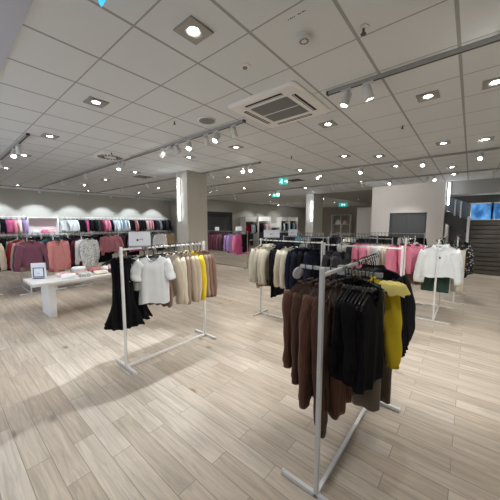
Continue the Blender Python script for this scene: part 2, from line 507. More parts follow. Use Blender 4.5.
# ------------------------------------------------------------------ hangers
def hanger_bms(lod):
    b = nb(); n = 8 if lod == 0 else (6 if lod == 1 else 4); k = 9 if lod < 2 else 5
    pts = []
    for i in range(k):
        x = -.2 + .4 * i / (k - 1)
        pts.append((x, 0, -.096 - .38 * max(0, abs(x) - .03) - .012 * (abs(x) > .18)))
    rad = [.007 if i in (0, k - 1) else .011 for i in range(k)]
    tube(b, pts, rad, n, flat=.7)
    tube(b, [(-.18, 0, -.150), (.18, 0, -.150)], .0045, max(4, n - 2))
    h = nb(); hp = []
    for i in range(k + 2):
        a = R(-20 + 215 * i / (k + 1))
        hp.append((.021 * math.cos(a), 0, .004 + .021 * math.sin(a)))
    hp = [(p[0], 0, p[2]) for p in hp][::1]
    hp += [(-.010, 0, -.024), (0, 0, -.040), (0, 0, -.090)]
    tube(h, hp, .0032 if lod == 0 else .0045, n)
    return b, h
HANG = {}
for lod in (0, 1, 2):
    b, h = hanger_bms(lod)
    if lod == 2: b = merge([b, h])
    mb = bpy.data.meshes.new('clothes_hanger'); b.to_mesh(mb); b.free(); mb.materials.append(M_black)
    for p in mb.polygons: p.use_smooth = True
    mh = None
    if lod < 2:
        mh = bpy.data.meshes.new('hook'); h.to_mesh(mh); h.free(); mh.materials.append(M_blackm)
        for p in mh.polygons: p.use_smooth = True
    HANG[lod] = (mb, mh)
def hanger(label, loc, rz, lod, group):
    mb, mh = HANG[lod]
    o = link(bpy.data.objects.new('clothes_hanger', mb)); o.location = loc; o.rotation_euler = (0, 0, rz)
    if mh: link(bpy.data.objects.new('hook', mh), o)
    tag(o, label, 'hanger', group)
    return o

# ------------------------------------------------------------------ racks
def rack(label, p0, axis, length, h=1.39, foot=.22, tubew=.026, mat=None, group='free-standing clothes racks', railz=None, base=True, shelf=False):
    """p0 = foot of the first post; axis 'x' or 'y'"""
    mat = mat or M_white; t = tubew / 2; railz = railz or h - .03
    r = empty('clothes_rack', (p0[0], p0[1], 0), 0 if axis == 'y' else -PI / 2)
    # built along local +y
    for y in (0, length):
        obj('post', boxm(-t, t, y - t, y + t, .0, h, bev=.003), mat, r)
        if foot:
            f = obj('foot', boxm(-foot, foot, y - t, y + t, .004, .004 + tubew, bev=.003), mat, r)
            for s in (-1, 1):
                obj('end_cap', boxm(s * foot - .006, s * foot + .006, y - t * 1.05, y + t * 1.05, .0, .006 + tubew, bev=.002), M_dark if False else mat, f)
    obj('rail', boxm(-t * .8, t * .8, t, length - t, railz - t * .8, railz + t * .8, bev=.003), mat, r)
    if base: obj('base_bar', boxm(-t, t, t, length - t, .004, .004 + tubew, bev=.003), mat, r)
    tag(r, label, 'clothes rack', group)
    return r

def hang_row(items, rail, axis, z, phrase, lod, group, end='near end', hgroup=None):
    """items: (position along, kind, cloth key, description, dict). Sorted so that the first is at the named end."""
    for i, it in enumerate(items):
        pos, kind, key, desc, kw = it
        kw = dict(kw); dr = kw.pop('rot', 0); off = kw.pop('off', 0); hook = kw.pop('hanger', True); dz = kw.pop('dz', 0)
        trim = kw.pop('trim', None)
        x, y = (rail + off, pos) if axis == 'y' else (pos, rail + off)
        base = 0 if axis == 'y' else PI / 2
        lab = f"{desc}, {ordn(i + 1)} from {end} {phrase}"
        garment(kind, F[key], lab, (x, y, z + dz), base + R(dr), lod=lod, seed=len(LABELS) * 3 + i, group=group, trim=F[trim] if trim else None, **kw)
        if hook:
            hanger(f"black hanger, {ordn(i + 1)} from {end} {phrase}", (x, y, z + dz), base + R(dr), lod, hgroup or ('hangers ' + phrase))

# ================================================================== SETTING
XL, XR, YN, YF = -15.0, 4.5, -3.5, 23.2
fl = struct(obj('floor', boxm(-15.2, XR + .2, YN - .2, YF + 4, -.08, 0), M_floor))
# ceiling of tiles, border strip of plain board near the camera, darker board beyond the beam
struct(obj('ceiling', boxm(-15.2, XR + .2, .53, 12.3, CEIL, CEIL + .06), M_ceil))
bm = nb(); box(bm, -15.2, -6.2, 12.3, YF + .2, CEIL, CEIL + .06)
o = struct(obj('ceiling_rear', bm, M_ceil))
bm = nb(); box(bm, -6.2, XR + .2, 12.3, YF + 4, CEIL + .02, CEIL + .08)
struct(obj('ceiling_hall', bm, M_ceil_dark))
bm = nb(); box(bm, -15.2, XR + .2, YN - .2, .53, CEIL - .012, CEIL + .06)
struct(obj('ceiling_border', bm, M_border))
# walls
struct(obj('wall_left', boxm(XL - .2, XL, YN - .2, 9.95, 0, CEIL), M_wall))
struct(obj('wall_left_return', boxm(XL - .2, -12.7, 9.95, 10.15, 0, CEIL), M_wall))
# far left wall with a door opening
bm = nb()
box(bm, -12.7, -12.5, 9.95, 10.85, 0, CEIL); box(bm, -12.7, -12.5, 13.1, YF + .2, 0, CEIL); box(bm, -12.7, -12.5, 10.85, 13.1, 2.36, CEIL)
struct(obj('wall_far_left', bm, M_wall))
struct(obj('wall_back', boxm(-12.7, 4.7, YF, YF + .2, 0, CEIL + .02), M_brown))
struct(obj('wall_near', boxm(XL - .2, XR + .2, YN - .2, YN, 0, CEIL), M_wall))
struct(obj('wall_right', boxm(XR, XR + .2, YN - .2, YF + .2, 0, CEIL), M_wall))
struct(obj('baseboard_left', boxm(XL, XL + .015, YN, 9.95, 0, .10), M_white))
struct(obj('baseboard_far_left', boxm(-12.5, -12.485, 13.1, YF, 0, .10), M_white))
# block with the dark double door
bm = nb()
box(bm, -3.13, -2.45, 11.45, 11.65, 0, CEIL); box(bm, -1.245, -.74, 11.45, 11.65, 0, CEIL); box(bm, -2.45, -1.245, 11.45, 11.65, 2.03, CEIL)
box(bm, -.94, -.74, 11.65, 15.0, 0, CEIL); box(bm, -3.13, -2.93, 11.65, 15.0, 0, CEIL)
struct(obj('wall_block', bm, M_wall2))
# doors
def door(name, parts):
    e = empty(name, (0, 0, 0)); e['kind'] = 'structure'
    for nm, b, m in parts: obj(nm, b, m, e)
    return e
door('door_1', [('door_leaf', boxm(-2.40, -1.85, 11.50, 11.54, 0, 1.99, bev=.004), M_doord), ('door_leaf', boxm(-1.84, -1.295, 11.50, 11.54, 0, 1.99, bev=.004), M_doord),
                ('door_frame', merge([boxm(-2.45, -2.40, 11.44, 11.6, 0, 2.03), boxm(-1.295, -1.245, 11.44, 11.6, 0, 2.03), boxm(-2.40, -1.295, 11.44, 11.6, 1.99, 2.03)]), M_dark),
                ('door_handle', boxm(-1.92, -1.90, 11.45, 11.49, .95, 1.15, bev=.004), M_silver), ('door_handle', boxm(-1.79, -1.77, 11.45, 11.49, .95, 1.15, bev=.004), M_silver)])
sl = nb()
for k in range(18):
    y = 10.93 + k * .119
    box(sl, -12.60, -12.56, y, y + .095, 0, 2.06, bev=.006)
box(sl, -12.63, -12.60, 10.85, 13.1, 0, 2.36)
door('door_2', [('slat_panel', sl, M_doord), ('door_frame', merge([boxm(-12.66, -12.48, 10.85, 10.92, 0, 2.36), boxm(-12.66, -12.48, 13.03, 13.1, 0, 2.36), boxm(-12.66, -12.5, 10.92, 13.03, 2.08, 2.36)]), M_dark)])
# columns
struct(obj('trim_column_near', boxm(-6.55, -6.02, 4.55, 5.25, 0, CEIL, bev=.008), M_col))
struct(obj('trim_column_rear', boxm(-6.45, -6.04, 12.15, 13.2, 0, CEIL + .02, bev=.008), M_colw))
# white partition behind the racks
struct(obj('trim_partition', boxm(-4.52, -3.86, 14.0, 14.12, 0, 2.42), M_wall2))
# mezzanine: slatted front, floor slab, bulkhead above, glazed shop front behind
bm = nb(); z = 0.02
while z < 1.70:
    box(bm, -.02, XR, 11.20, 11.30, z, z + .118, bev=.016); z += .142
box(bm, -.02, XR, 11.27, 11.36, 0, 1.74, mi=1)
struct(obj('wall_slatted', bm, [M_shutter, M_black_slot]))
struct(obj('trim_mezzanine_slab', boxm(-.03, XR, 11.19, 16.0, 1.735, 1.775), M_silver))
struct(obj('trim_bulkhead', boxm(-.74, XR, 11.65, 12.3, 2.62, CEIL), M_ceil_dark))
struct(obj('trim_shopfront_header', boxm(-.74, XR, 14.0, 14.1, 2.45, 2.76), M_dark))
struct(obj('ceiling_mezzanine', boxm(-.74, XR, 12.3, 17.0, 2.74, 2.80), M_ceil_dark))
def window_mat():
    m, nt, b = nodes('blue_daylight_glass'); L = nt.links.new; N = nt.nodes.new
    tc = N('ShaderNodeTexCoord'); n = N('ShaderNodeTexNoise'); n.inputs['Scale'].default_value = 2.6; n.inputs['Detail'].default_value = 4
    mp = N('ShaderNodeMapping'); mp.inputs['Scale'].default_value = (1.6, 1, 1.0); L(tc.outputs['Object'], mp.inputs['Vector'])
    L(mp.outputs['Vector'], n.inputs['Vector'])
    rp = N('ShaderNodeValToRGB'); e = rp.color_ramp.elements
    e[0].position = .38; e[0].color = (.015, .06, .16, 1); e[1].position = .68; e[1].color = (.07, .22, .48, 1)
    L(n.outputs['Fac'], rp.inputs['Fac']); L(rp.outputs['Color'], b.inputs['Base Color']); L(rp.outputs['Color'], b.inputs['Emission Color'])
    b.inputs['Emission Strength'].default_value = .75; b.inputs['Roughness'].default_value = .08
    return m
M_bluewin = window_mat()
def window(name, x0, x1, y, z0, z1):
    e = empty(name); e['kind'] = 'structure'
    obj('pane', boxm(x0, x1, y, y + .02, z0, z1), M_bluewin, e)
    obj('window_frame', merge([boxm(x0 - .03, x0 + .03, y - .03, y + .05, z0, z1), boxm(x1 - .03, x1 + .03, y - .03, y + .05, z0, z1), boxm(x0, x1, y - .03, y + .05, z1 - .05, z1)]), M_silver, e)
xs = [-.05, .60, 1.25, 1.9, 2.55, 3.2, 3.85, 4.5]
for i in range(7):
    window('window_%d' % (i + 1), xs[i], xs[i + 1], 14.0, 1.77, 2.45)
# stair behind the block: dark sloping flank with glass balustrade
bm = nb()
prof = [(-.70, 2.08), (-.04, 1.74), (-.04, 1.28), (-.70, 1.62)]
for y in (11.75, 11.9):
    pass
vs = [[bm.verts.new((x, y, z)) for x, z in prof] for y in (11.7, 12.4)]
ring_faces(bm, vs); bmesh.ops.recalc_face_normals(bm, faces=bm.faces[:])
struct(obj('trim_stair_flank', bm, M_dark))
struct(obj('wall_stair', boxm(-.74, XR, 15.9, 16.0, 0, 2.8), M_ceil_dark))
bm = nb()
vs = [[bm.verts.new((x, y, z)) for x, z in ((-.70, 2.60), (-.04, 2.28), (-.04, 1.76), (-.70, 2.10))] for y in (11.70, 11.715)]
ring_faces(bm, vs); bmesh.ops.recalc_face_normals(bm, faces=bm.faces[:])
struct(obj('trim_stair_glass', bm, M_glass))
bm = nb()
for x in (-.46, -.30): cyl(bm, (x, 11.69, 2.02 - (x + .7) * .5 + .0), (x, 11.69, 2.56 - (x + .7) * .45), .022, n=10)
struct(obj('trim_stair_posts', bm, M_silver))
struct(obj('trim_newel_post', merge([boxm(-.10, -.03, 11.12, 11.19, 0, 1.86, bev=.01)]), M_silver))

# ================================================================== LIGHT FITTINGS
def spot_lamp(parent, loc, target, energy, ang, blend=.6, col=(1, .96, .90), size=.05):
    d = bpy.data.lights.new('lamp', 'SPOT'); d.energy = energy; d.spot_size = R(ang); d.spot_blend = blend; d.color = col; d.shadow_soft_size = size
    o = bpy.data.objects.new('lamp', d); C.objects.link(o)
    o.location = loc
    o.rotation_euler = (Vector(target) - Vector(loc)).to_track_quat('-Z', 'Y').to_euler()
    if parent is not None:
        o.parent = parent; o.matrix_parent_inverse = parent.matrix_basis.inverted()
    return o

# downlights: square plate, recessed cup and glowing lamp
def dl_meshes():
    p = nb()
    s, q = .105, .062
    # plate with a round hole, slightly proud of the tiles
    n = 32; outer = []; inner = []; innt = []
    for k in range(n):
        a = 2 * PI * k / n
        c, t = math.cos(a), math.sin(a); mx = max(abs(c), abs(t))
        outer.append((c / mx * s, t / mx * s)); inner.append((c * q, t * q))
    v0 = [p.verts.new((x, y, 0)) for x, y in outer]; v1 = [p.verts.new((x, y, -.012)) for x, y in outer]
    v2 = [p.verts.new((x * .95, y * .95, -.014)) for x, y in outer]; v3 = [p.verts.new((x * 1.15, y * 1.15, -.014)) for x, y in inner]
    v4 = [p.verts.new((x, y, -.004)) for x, y in inner]
    ring_faces(p, [v0, v1, v2, v3, v4], True, False, False)
    bmesh.ops.recalc_face_normals(p, faces=p.faces[:])
    l = nb(); lathe(l, [(.001, -.0075), (.030, -.0075), (.036, -.005), (.036, -.001)], 24)
    r = nb(); lathe(r, [(.060, -.002), (.060, -.009), (.054, -.010), (.037, -.004), (.037, -.001)], 24)
    out = []
    for nm, b, m in (('plate', p, M_plate), ('lamp_glass', l, M_lamp), ('reflector_ring', r, M_spotw)):
        me = bpy.data.meshes.new(nm); b.to_mesh(me); b.free(); me.materials.append(m); out.append((nm, me))
    return out
DL = dl_meshes()
DE = 25.0
DLX = [-13.1, -11.2, -9.4, -7.36, -5.5, -3.52, -1.69, -.47, 1.25, 3.0]
places = []
for x, row in ((-1.686, 1), (-3.519, 1), (-5.442, 1), (-7.361, 1), (-9.42, 1), (-11.25, 1)): places.append((x, 1.365, 'row over the left rack'))
places += [(.12, 1.365, ''), (1.95, 1.365, ''), (3.6, 1.365, '')]
places += [(-1.691, 3.80, ''), (-3.512, 3.80, ''), (-4.82, 3.706, ''), (-.469, 3.711, ''), (.10, 3.79, ''), (2.4, 3.8, ''), (-7.4, 3.8, ''), (-9.4, 3.8, ''), (-11.3, 3.8, ''), (-13.3, 2.21, ''), (-13.2, 4.6, '')]
places += [(-.478, 6.0, ''), (.10, 6.19, ''), (-2.191, 5.782, ''), (-1.61, 6.263, ''), (-4.365, 5.122, ''), (-3.663, 6.516, ''), (-5.937, 6.05, ''), (-8.0, 6.1, ''), (-10.0, 6.1, ''), (-12.2, 6.4, ''), (2.2, 6.1, '')]
places += [(-1.55, 7.618, ''), (-.471, 8.673, ''), (-.48, 9.935, ''), (-3.648, 7.727, ''), (-4.931, 7.643, ''), (-7.3, 8.4, ''), (-9.4, 8.4, ''), (-11.4, 8.8, ''), (-3.0, 9.6, ''), (-5.3, 9.9, ''), (1.6, 8.7, ''), (1.7, 10.4, '')]
places += [(-8.0, 11.2, ''), (-10.6, 11.4, ''), (-7.4, 14.0, ''), (-10.2, 14.4, ''), (-8.4, 17.2, ''), (-10.8, 17.6, ''), (-9.0, 20.2, ''), (-11.2, 20.8, '')]
places += [(-6.9, 15.2, ''), (-7.6, 18.4, ''), (-5.6, 17.4, ''), (-8.6, 21.2, ''), (-6.4, 20.6, '')]  # downlights added to brighten the dark rear hall
behind = [(-13, -1.1), (-10, -1.1), (-7.3, -1.1), (-4.6, -1.1), (-1.7, -1.1), (1.2, -1.1), (3.4, -1.1), (-1.7, -2.6), (-4.6, -2.6)]
for i, (x, y, _) in enumerate(places + [(x, y, '') for x, y in behind]):
    z = CEIL - .012 if y < .53 else (CEIL + .02 if y > 12.3 and x > -6.2 else CEIL)
    o = empty('recessed_downlight', (x, y, z))
    for nm, me in DL: link(bpy.data.objects.new(nm, me), o)
    tag(o, 'square recessed ceiling downlight with lit round lamp', 'ceiling light', 'recessed ceiling downlights')
    spot_lamp(o, (x, y, z - .03), (x, y, 0), DE, 112, .9, (1, .98, .95), .05)

# lighting tracks and track spotlights
def track(x0, x1, y, label):
    o = empty('lighting_track', ((x0 + x1) / 2, y, CEIL))
    h = (x1 - x0) / 2
    obj('track_body', boxm(-h, h, -.022, .022, -.034, 0, bev=.003), M_track, o)
    obj('track_slot', boxm(-h + .02, h - .02, -.009, .009, -.036, -.033), M_trackdark, o)
    for s in (-1, 1): obj('end_cap', boxm(s * h - .012, s * h + .012, -.024, .024, -.036, 0, bev=.003), M_dark, o)
    tag(o, label, 'lighting track', 'ceiling lighting tracks')
track(-13.5, -5.55, 1.10, 'grey ceiling lighting track nearest the left edge of the photo')
track(-1.30, 4.0, 2.90, 'grey ceiling track running right from the air conditioning cassette')
track(-13.5, -2.52, 2.90, 'grey ceiling track running left from the air conditioning cassette')
track(-13.5, -3.9, 5.05, 'grey ceiling track passing in front of the beige near column')
track(-12.0, 3.6, 7.0, 'grey ceiling track across the shop behind the near column')
track(-12.0, 3.6, 9.6, 'grey ceiling track in front of the block with dark doors')
def spot_meshes():
    out = []
    a = nb(); box(a, -.05, .05, -.017, .017, -.052, -.034, bev=.004)
    s = nb(); cyl(s, (0, 0, -.052), (0, 0, -.115), .010, n=10)
    out += [('track_adapter', a, M_spotw), ('stem', s, M_spotw)]
    h = nb()   # head along +x local, tilted afterwards
    lathe(h, [(.001, -.075), (.030, -.075), (.043, -.06), (.046, .06), (.043, .066), (.036, .060), (.036, .050), (.001, .050)], 20)
    l = nb(); lathe(l, [(.001, .053), (.034, .053), (.034, .056), (.001, .057)], 20)
    out += [('lamp_head', h, M_spotw), ('lamp_glass', l, M_lamp)]
    r = []
    for nm, b, m in out:
        me = bpy.data.meshes.new(nm); b.to_mesh(me); b.free(); me.materials.append(m)
        if nm in ('lamp_head', 'lamp_glass', 'stem'):
            for p in me.polygons: p.use_smooth = True
        r.append((nm, me))
    return r
SP = spot_meshes()
def trackspot(x, y, target, energy=30, ang=45, col=(1, .98, .95)):
    o = empty('track_spotlight', (x, y, CEIL))
    d = Vector(target) - Vector((x, y, CEIL - .13)); d.normalize()
    q = d.to_track_quat('Z', 'Y')
    for nm, me in SP:
        c = link(bpy.data.objects.new(nm, me), o)
        if nm.startswith('lamp'):
            c.location = (0, 0, -.135); c.rotation_euler = q.to_euler()
    tag(o, 'white cylindrical spotlight clipped to a ceiling track', 'spotlight', 'track spotlights')
    P = Vector((x, y, CEIL - .135)) + d * .075
    spot_lamp(o, P, target, energy, ang, .55, col, .035)
trackspot(-.88, 2.90, (-.1, 3.8, 0), 90, 52)
trackspot(-1.10, 2.90, (-1.9, 2.6, 0), 80, 50, (1, .96, .90))
trackspot(.25, 2.90, (-2.95, 1.75, .95), 140, 32)
trackspot(-3.09, 2.90, (-3.1, .75, 0), 170, 56, (.88, .94, 1.0))
trackspot(-3.32, 2.90, (-4.6, 4.8, .5), 45)
trackspot(.9, 2.90, (-.45, 5.25, .9), 90, 40)  # out-of-view spot, added to brighten the pink-top and white-shirt racks
trackspot(-2.72, 2.90, (-2.55, 3.74, .85), 45, 60)  # extra spot added to lift the cream shirts
for x, t in ((-4.57, (-5.6, 1.9, .7)), (-4.34, (-7.4, 1.3, .9)), (-4.10, (-3.6, 4.6, 0)), (-3.76, (-2.9, 1.9, .9))): trackspot(x, 2.90, t, 40)
for x, t in ((-6.2, (-7.5, 1.9, .9)), (-6.4, (-6.0, 2.4, .7)), (-8.5, (-8.8, 4.6, .8)), (-10.5, (-11.0, 4.4, .8))): trackspot(x, 2.90, t, 40)
for x, t in ((-6.3, (-7.4, 1.3, .8)), (-6.75, (-4.6, .6, 0)), (-8.2, (-9, 2.4, .7))): trackspot(x, 1.10, t, 40)
for x, t in ((-4.2, (-2.8, 3.7, .8)), (-4.45, (-2.2, 3.4, .8)), (-6.9, (-7.2, 7.3, .8)), (-7.2, (-6.5, 7.3, .8)), (-9.0, (-9.5, 7.3, .6)), (-5.6, (-4.2, 6.8, .4)), (-11.0, (-12, 6.6, .8))): trackspot(x, 5.05, t, 40)
for x, t in ((.06, (-.4, 5.2, .9)), (-.9, (-.8, 5.4, .9)), (-2.2, (-2.6, 5.4, .9)), (-3.4, (-2.0, 6.5, .8)), (-5.1, (-5.4, 9.3, .6)), (-7.5, (-7.2, 7.3, .8)), (1.3, (1.2, 11.1, .6)), (2.3, (1.2, 5, 0))): trackspot(x, 7.0, t, 40)
for x, t in ((-1.10, (-2.0, 11.4, 1.4)), (-.92, (-.2, 7.6, .8)), (-2.1, (-2.6, 7.6, .6)), (-4.0, (-5.0, 12, .5)), (.38, (.9, 11.2, .5)), (1.3, (1.6, 11.2, .7)), (-6.6, (-6.2, 12.2, 2.2)), (-9.0, (-12.4, 12, 1.4))): trackspot(x, 9.6, t, 40)
track(-12.2, -8.6, 16.4, 'grey ceiling track added to light the far wall shelving')  # track added only to carry the shelving spots
for x, t in ((-10.9, (-12.4, 14.6, 1.5)), (-10.6, (-12.4, 16.2, 1.5)), (-10.2, (-12.4, 18.0, 1.5)), (-9.9, (-12.4, 19.8, 1.5))): trackspot(x, 16.4, t, 70, 50)  # spots added to brighten the dark far shelving
trackspot(-2.9, 9.6, (-2.2, 11.45, 1.9), 26, 100)  # wide spot added to lighten the face of the door block
# wall washers on a track close to the left wall
o = empty('lighting_track', (-13.75, 4.2, CEIL))
obj('track_body', boxm(-.022, .022, -6.2, 5.4, -.034, 0, bev=.003), M_track, o); obj('track_slot', boxm(-.009, .009, -6.1, 5.3, -.036, -.033), M_trackdark, o)
tag(o, 'grey ceiling track running along the long left wall', 'lighting track', 'ceiling lighting tracks')
for y in (.3, 1.65, 2.95, 4.35, 5.75, 7.2, 8.6): trackspot(-13.75, y, (-15.0, y + .1, 1.35), 80, 72, (.86, .93, 1.0))


for i, (x, y) in enumerate(((-.3, 13.2), (1.0, 13.0), (2.4, 13.0))):
    o = empty('recessed_downlight', (x, y, 2.74))
    for nm, me in DL: link(bpy.data.objects.new(nm, me), o)
    tag(o, 'square recessed ceiling downlight with lit round lamp', 'ceiling light', 'recessed ceiling downlights')
    spot_lamp(o, (x, y, 2.70), (x, y, 0), 40, 140, .9)
# vertical tube lights
def tube_light(x, y, z0, z1, label):
    o = empty('tube_light', (x, y, z0))
    h = z1 - z0
    t = nb(); cyl(t, (0, 0, .03), (0, 0, h - .03), .022, n=14)
    obj('light_tube', t, M_tubeglow, o, smooth=True)
    obj('backplate', boxm(-.03, .03, .02, .05, 0, h, bev=.004), M_white, o)
    e = nb(); box(e, -.025, .025, -.025, .03, 0, .035, bev=.004); obj('end_holder', e, M_white, o)
    e = nb(); box(e, -.025, .025, -.025, .03, h - .035, h, bev=.004); obj('end_holder', e, M_white, o)
    tag(o, label, 'wall light', 'vertical tube lights')
tube_light(-6.36, 4.50, 1.68, 2.92, 'glowing vertical tube light on the beige near column')
tube_light(-6.12, 12.10, 1.70, 2.74, 'glowing vertical tube light on the pale rear column')
tube_light(-.655, 11.50, 2.24, 3.05, 'glowing vertical tube light at the right corner of the door block')

# ================================================================== CEILING FITTINGS
def air_con(cx, cy):
    o = empty('air_conditioner', (cx, cy, CEIL)); s = .475
    p = nb()
    n = 4
    # panel with rounded corners, chamfered rim
    def rr(s, r, z):
        out = []
        for qx, qy, a0 in ((1, 1, 0), (-1, 1, 90), (-1, -1, 180), (1, -1, 270)):
            for k in range(7):
                a = R(a0 + 15 * k); out.append(p.verts.new((qx * (s - r) + r * math.cos(a), qy * (s - r) + r * math.sin(a), z)))
        return out
    ring_faces(p, [rr(s, .06, 0), rr(s, .06, -.018), rr(s - .03, .05, -.034), rr(.27, .02, -.034), rr(.265, .02, -.026)], True, False, True)
    bmesh.ops.recalc_face_normals(p, faces=p.faces[:])
    obj('panel', p, M_acw, o)
    g = nb()
    for k in range(22):
        y = -.255 + k * .0232
        box(g, -.26, .26, y, y + .013, -.036, -.024)
    box(g, -.26, .26, -.26, .26, -.028, -.025)
    obj('intake_grille', g, M_acg, o)
    obj('grille_divider', boxm(-.26, .26, -.008, .008, -.039, -.026), M_acw, o)
    for a in range(4):
        v = nb(); box(v, -.26, .26, .325, .375, -.0365, -.030, bev=.002)
        x = nb(); box(x, -.25, .25, .338, .346, -.040, -.034, bev=.001)
        vo = obj('outlet_slot', v, M_black_slot, o); vo.rotation_euler = (0, 0, a * PI / 2)
        fo = obj('outlet_flap', x, M_acw, vo)
    tag(o, 'white square ceiling cassette air conditioner with grey intake grille', 'air conditioner')
air_con(-1.93, 2.90)

def disc_fit(name, x, y, prof, mat, label, cat, group=None, extra=None):
    o = empty(name, (x, y, CEIL)); b = nb(); lathe(b, prof, 28); obj('body', b, mat, o, smooth=False)
    if extra:
        for nm, bb, m in extra: obj(nm, bb, m, o)
    tag(o, label, cat, group); return o
bb = nb()
for k in range(10):
    a = 2 * PI * k / 10
    box(bb, .030 * math.cos(a) - .006, .030 * math.cos(a) + .006, .030 * math.sin(a) - .006, .030 * math.sin(a) + .006, -.043, -.030)
disc_fit('smoke_detector', -1.08, 1.946, [(.064, 0), (.064, -.012), (.054, -.016), (.048, -.030), (.040, -.038), (.001, -.040)], M_spotw, 'white round smoke detector on the tile near the top of the photo', 'smoke detector', None, [('sensor_vents', bb, M_acg)])
bb = nb(); lathe(bb, [(.022, -.010), (.022, -.022), (.001, -.024)], 16)
disc_fit('detector_base', -1.685, 1.951, [(.050, 0), (.050, -.008), (.040, -.014), (.001, -.014)], M_acw, 'small white ceiling detector base left of the smoke detector', 'detector', None, [('centre_cap', bb, M_acg)])
sg = nb(); lathe(sg, [(.112, -.0135), (.112, -.017), (.001, -.019)], 28)
disc_fit('ceiling_speaker', -2.927, 2.575, [(.125, 0), (.125, -.010), (.114, -.014), (.001, -.014)], M_acw, 'round grey ceiling speaker left of the air conditioner', 'speaker', None, [('speaker_grille', sg, plain('speaker_mesh_grey', (.22, .22, .21), .6))])
def sprinkler(x, y, label):
    o = empty('fire_sprinkler', (x, y, CEIL))
    a = nb(); lathe(a, [(.036, 0), (.034, -.006), (.014, -.010), (.001, -.010)], 18); obj('escutcheon', a, M_silver, o)
    b = nb(); cyl(b, (0, 0, -.008), (0, 0, -.045), .009, n=10); obj('sprinkler_body', b, M_dark, o)
    c = nb(); lathe(c, [(.020, -.045), (.020, -.049), (.001, -.049)], 14); obj('deflector', c, M_dark, o)
    tag(o, label, 'sprinkler', 'ceiling fire sprinklers')
sprinkler(-.70, 2.144, 'fire sprinkler on the ceiling close to the top edge, right of the detectors')
sprinkler(-3.30, 2.30, 'fire sprinkler on the ceiling between the grey speaker and left downlight')
sprinkler(-.87, 4.55, 'fire sprinkler on the ceiling below the bright right spotlight')
sprinkler(-3.05, 5.05, 'fire sprinkler on the ceiling beyond the air conditioner')
sprinkler(-5.7, 2.45, 'fire sprinkler on the ceiling just before the swirl air diffuser')
# small print on one tile
bm = nb()
for k, wd in enumerate((.010, .016, .012, .008, .0, .014, .010, .016, .012)):
    if wd: box(bm, k * .016 - .07, k * .016 - .07 + wd * .8, -.003 - (k % 2) * .002, .003, -.0015, 0)
o = obj('tile_marking', bm, M_ink, None, (-1.02, 1.73, CEIL), R(0)); tag(o, 'tiny dark printed marking on the ceiling tile before the smoke detector', 'marking')
# swirl diffuser
o = empty('air_diffuser', (-6.12, 2.60, CEIL))
obj('diffuser_plate', boxm(-.30, .30, -.29, .29, -.014, 0, bev=.004), M_acw, o)
bb = nb()
for k in range(20):
    a = 2 * PI * k / 20
    M = Matrix.Rotation(a, 4, 'Z')
    r = bmesh.ops.create_cube(bb, size=1, matrix=M @ Matrix.Translation((.185, .02, -.015)) @ Matrix.Rotation(.35, 4, 'Z') @ Matrix.Diagonal((.13, .022, .006, 1)))
obj('swirl_slots', bb, M_black_slot, o)
tag(o, 'square ceiling air diffuser with a ring of dark swirl slots', 'air vent')
for x, y, lab in ((-4.6, 7.9, 'dark slotted ceiling air vent behind the near column'), (-7.9, 4.3, 'dark slotted ceiling air vent over the left racks')):
    o = empty('air_diffuser', (x, y, CEIL))
    obj('diffuser_plate', boxm(-.29, .29, -.28, .28, -.012, 0, bev=.004), M_acw, o)
    bb = nb()
    for k in range(9): box(bb, -.25, .25, -.23 + k * .054, -.205 + k * .054, -.016, -.011)
    obj('vent_slots', bb, M_black_slot, o); tag(o, lab, 'air vent')

def exit_sign(x, y, z, label, rz, mat, w=.30, h=.16):
    o = empty('exit_sign', (x, y, z), rz)
    obj('light_box', boxm(-w / 2, w / 2, -.025, .025, 0, h, bev=.006), mat, o)
    pic = nb()
    lathe(pic, [(.001, 0), (.016, 0), (.016, .006), (.001, .006)], 12)
    bmesh.ops.transform(pic, matrix=Matrix.Translation((-.05, -.026, h * .78)) @ Matrix.Rotation(PI / 2, 4, 'X'), verts=pic.verts)
    tube(pic, [(-.05, -.029, h * .68), (-.062, -.029, h * .42), (-.035, -.029, h * .28), (-.045, -.029, h * .12)], .009, 6)
    tube(pic, [(-.062, -.029, h * .42), (-.088, -.029, h * .30), (-.11, -.029, h * .30)], .009, 6)
    tube(pic, [(-.085, -.029, h * .50), (-.055, -.029, h * .62), (-.025, -.029, h * .48)], .007, 6)
    obj('running_figure', pic, M_signwhite, o)
    ar = nb(); box(ar, .02, .08, -.031, -.026, h * .44, h * .56)
    vs = [[ar.verts.new((px, py, pz)) for px, pz in ((.075, h * .25), (.125, h * .5), (.075, h * .75))] for py in (-.031, -.026)]
    ring_faces(ar, vs); obj('arrow', ar, M_signwhite, o)
    hang = nb()
    for s in (-1, 1): cyl(hang, (s * w * .35, 0, h), (s * w * .35, 0, CEIL - z), .004, n=6)
    obj('hanging_rod', hang, M_silver, o)
    tag(o, label, 'exit sign', 'green exit signs')
exit_sign(-4.18, 6.5, 2.74, 'green exit sign hanging nearest, above the shelving', R(38), M_green, .26, .17)
exit_sign(-6.7, 9.8, 2.79, 'green exit sign hanging to the left of the rear column', R(38), M_green, .30, .15)
exit_sign(-6.55, 17.4, 2.72, 'green exit sign hanging in the rear hall beyond the column', R(30), M_green, .52, .24)
# blue lit sign at the very top edge: only its lower corner shows
o = empty('hanging_sign', (-1.765, .772, CEIL), R(40))
bm = nb(); vs = [[bm.verts.new((x, y, z)) for x, z in ((-.060, -.03), (.045, -.03), (-.035, -.135))] for y in (-.012, .012)]
ring_faces(bm, vs); bmesh.ops.recalc_face_normals(bm, faces=bm.faces[:]); obj('sign_panel', bm, M_cyan, o)
obj('sign_bracket', boxm(-.07, .05, -.016, .016, -.03, 0, bev=.003), M_silver, o)
tag(o, 'blue lit pointed sign hanging from the ceiling at the top left', 'sign')

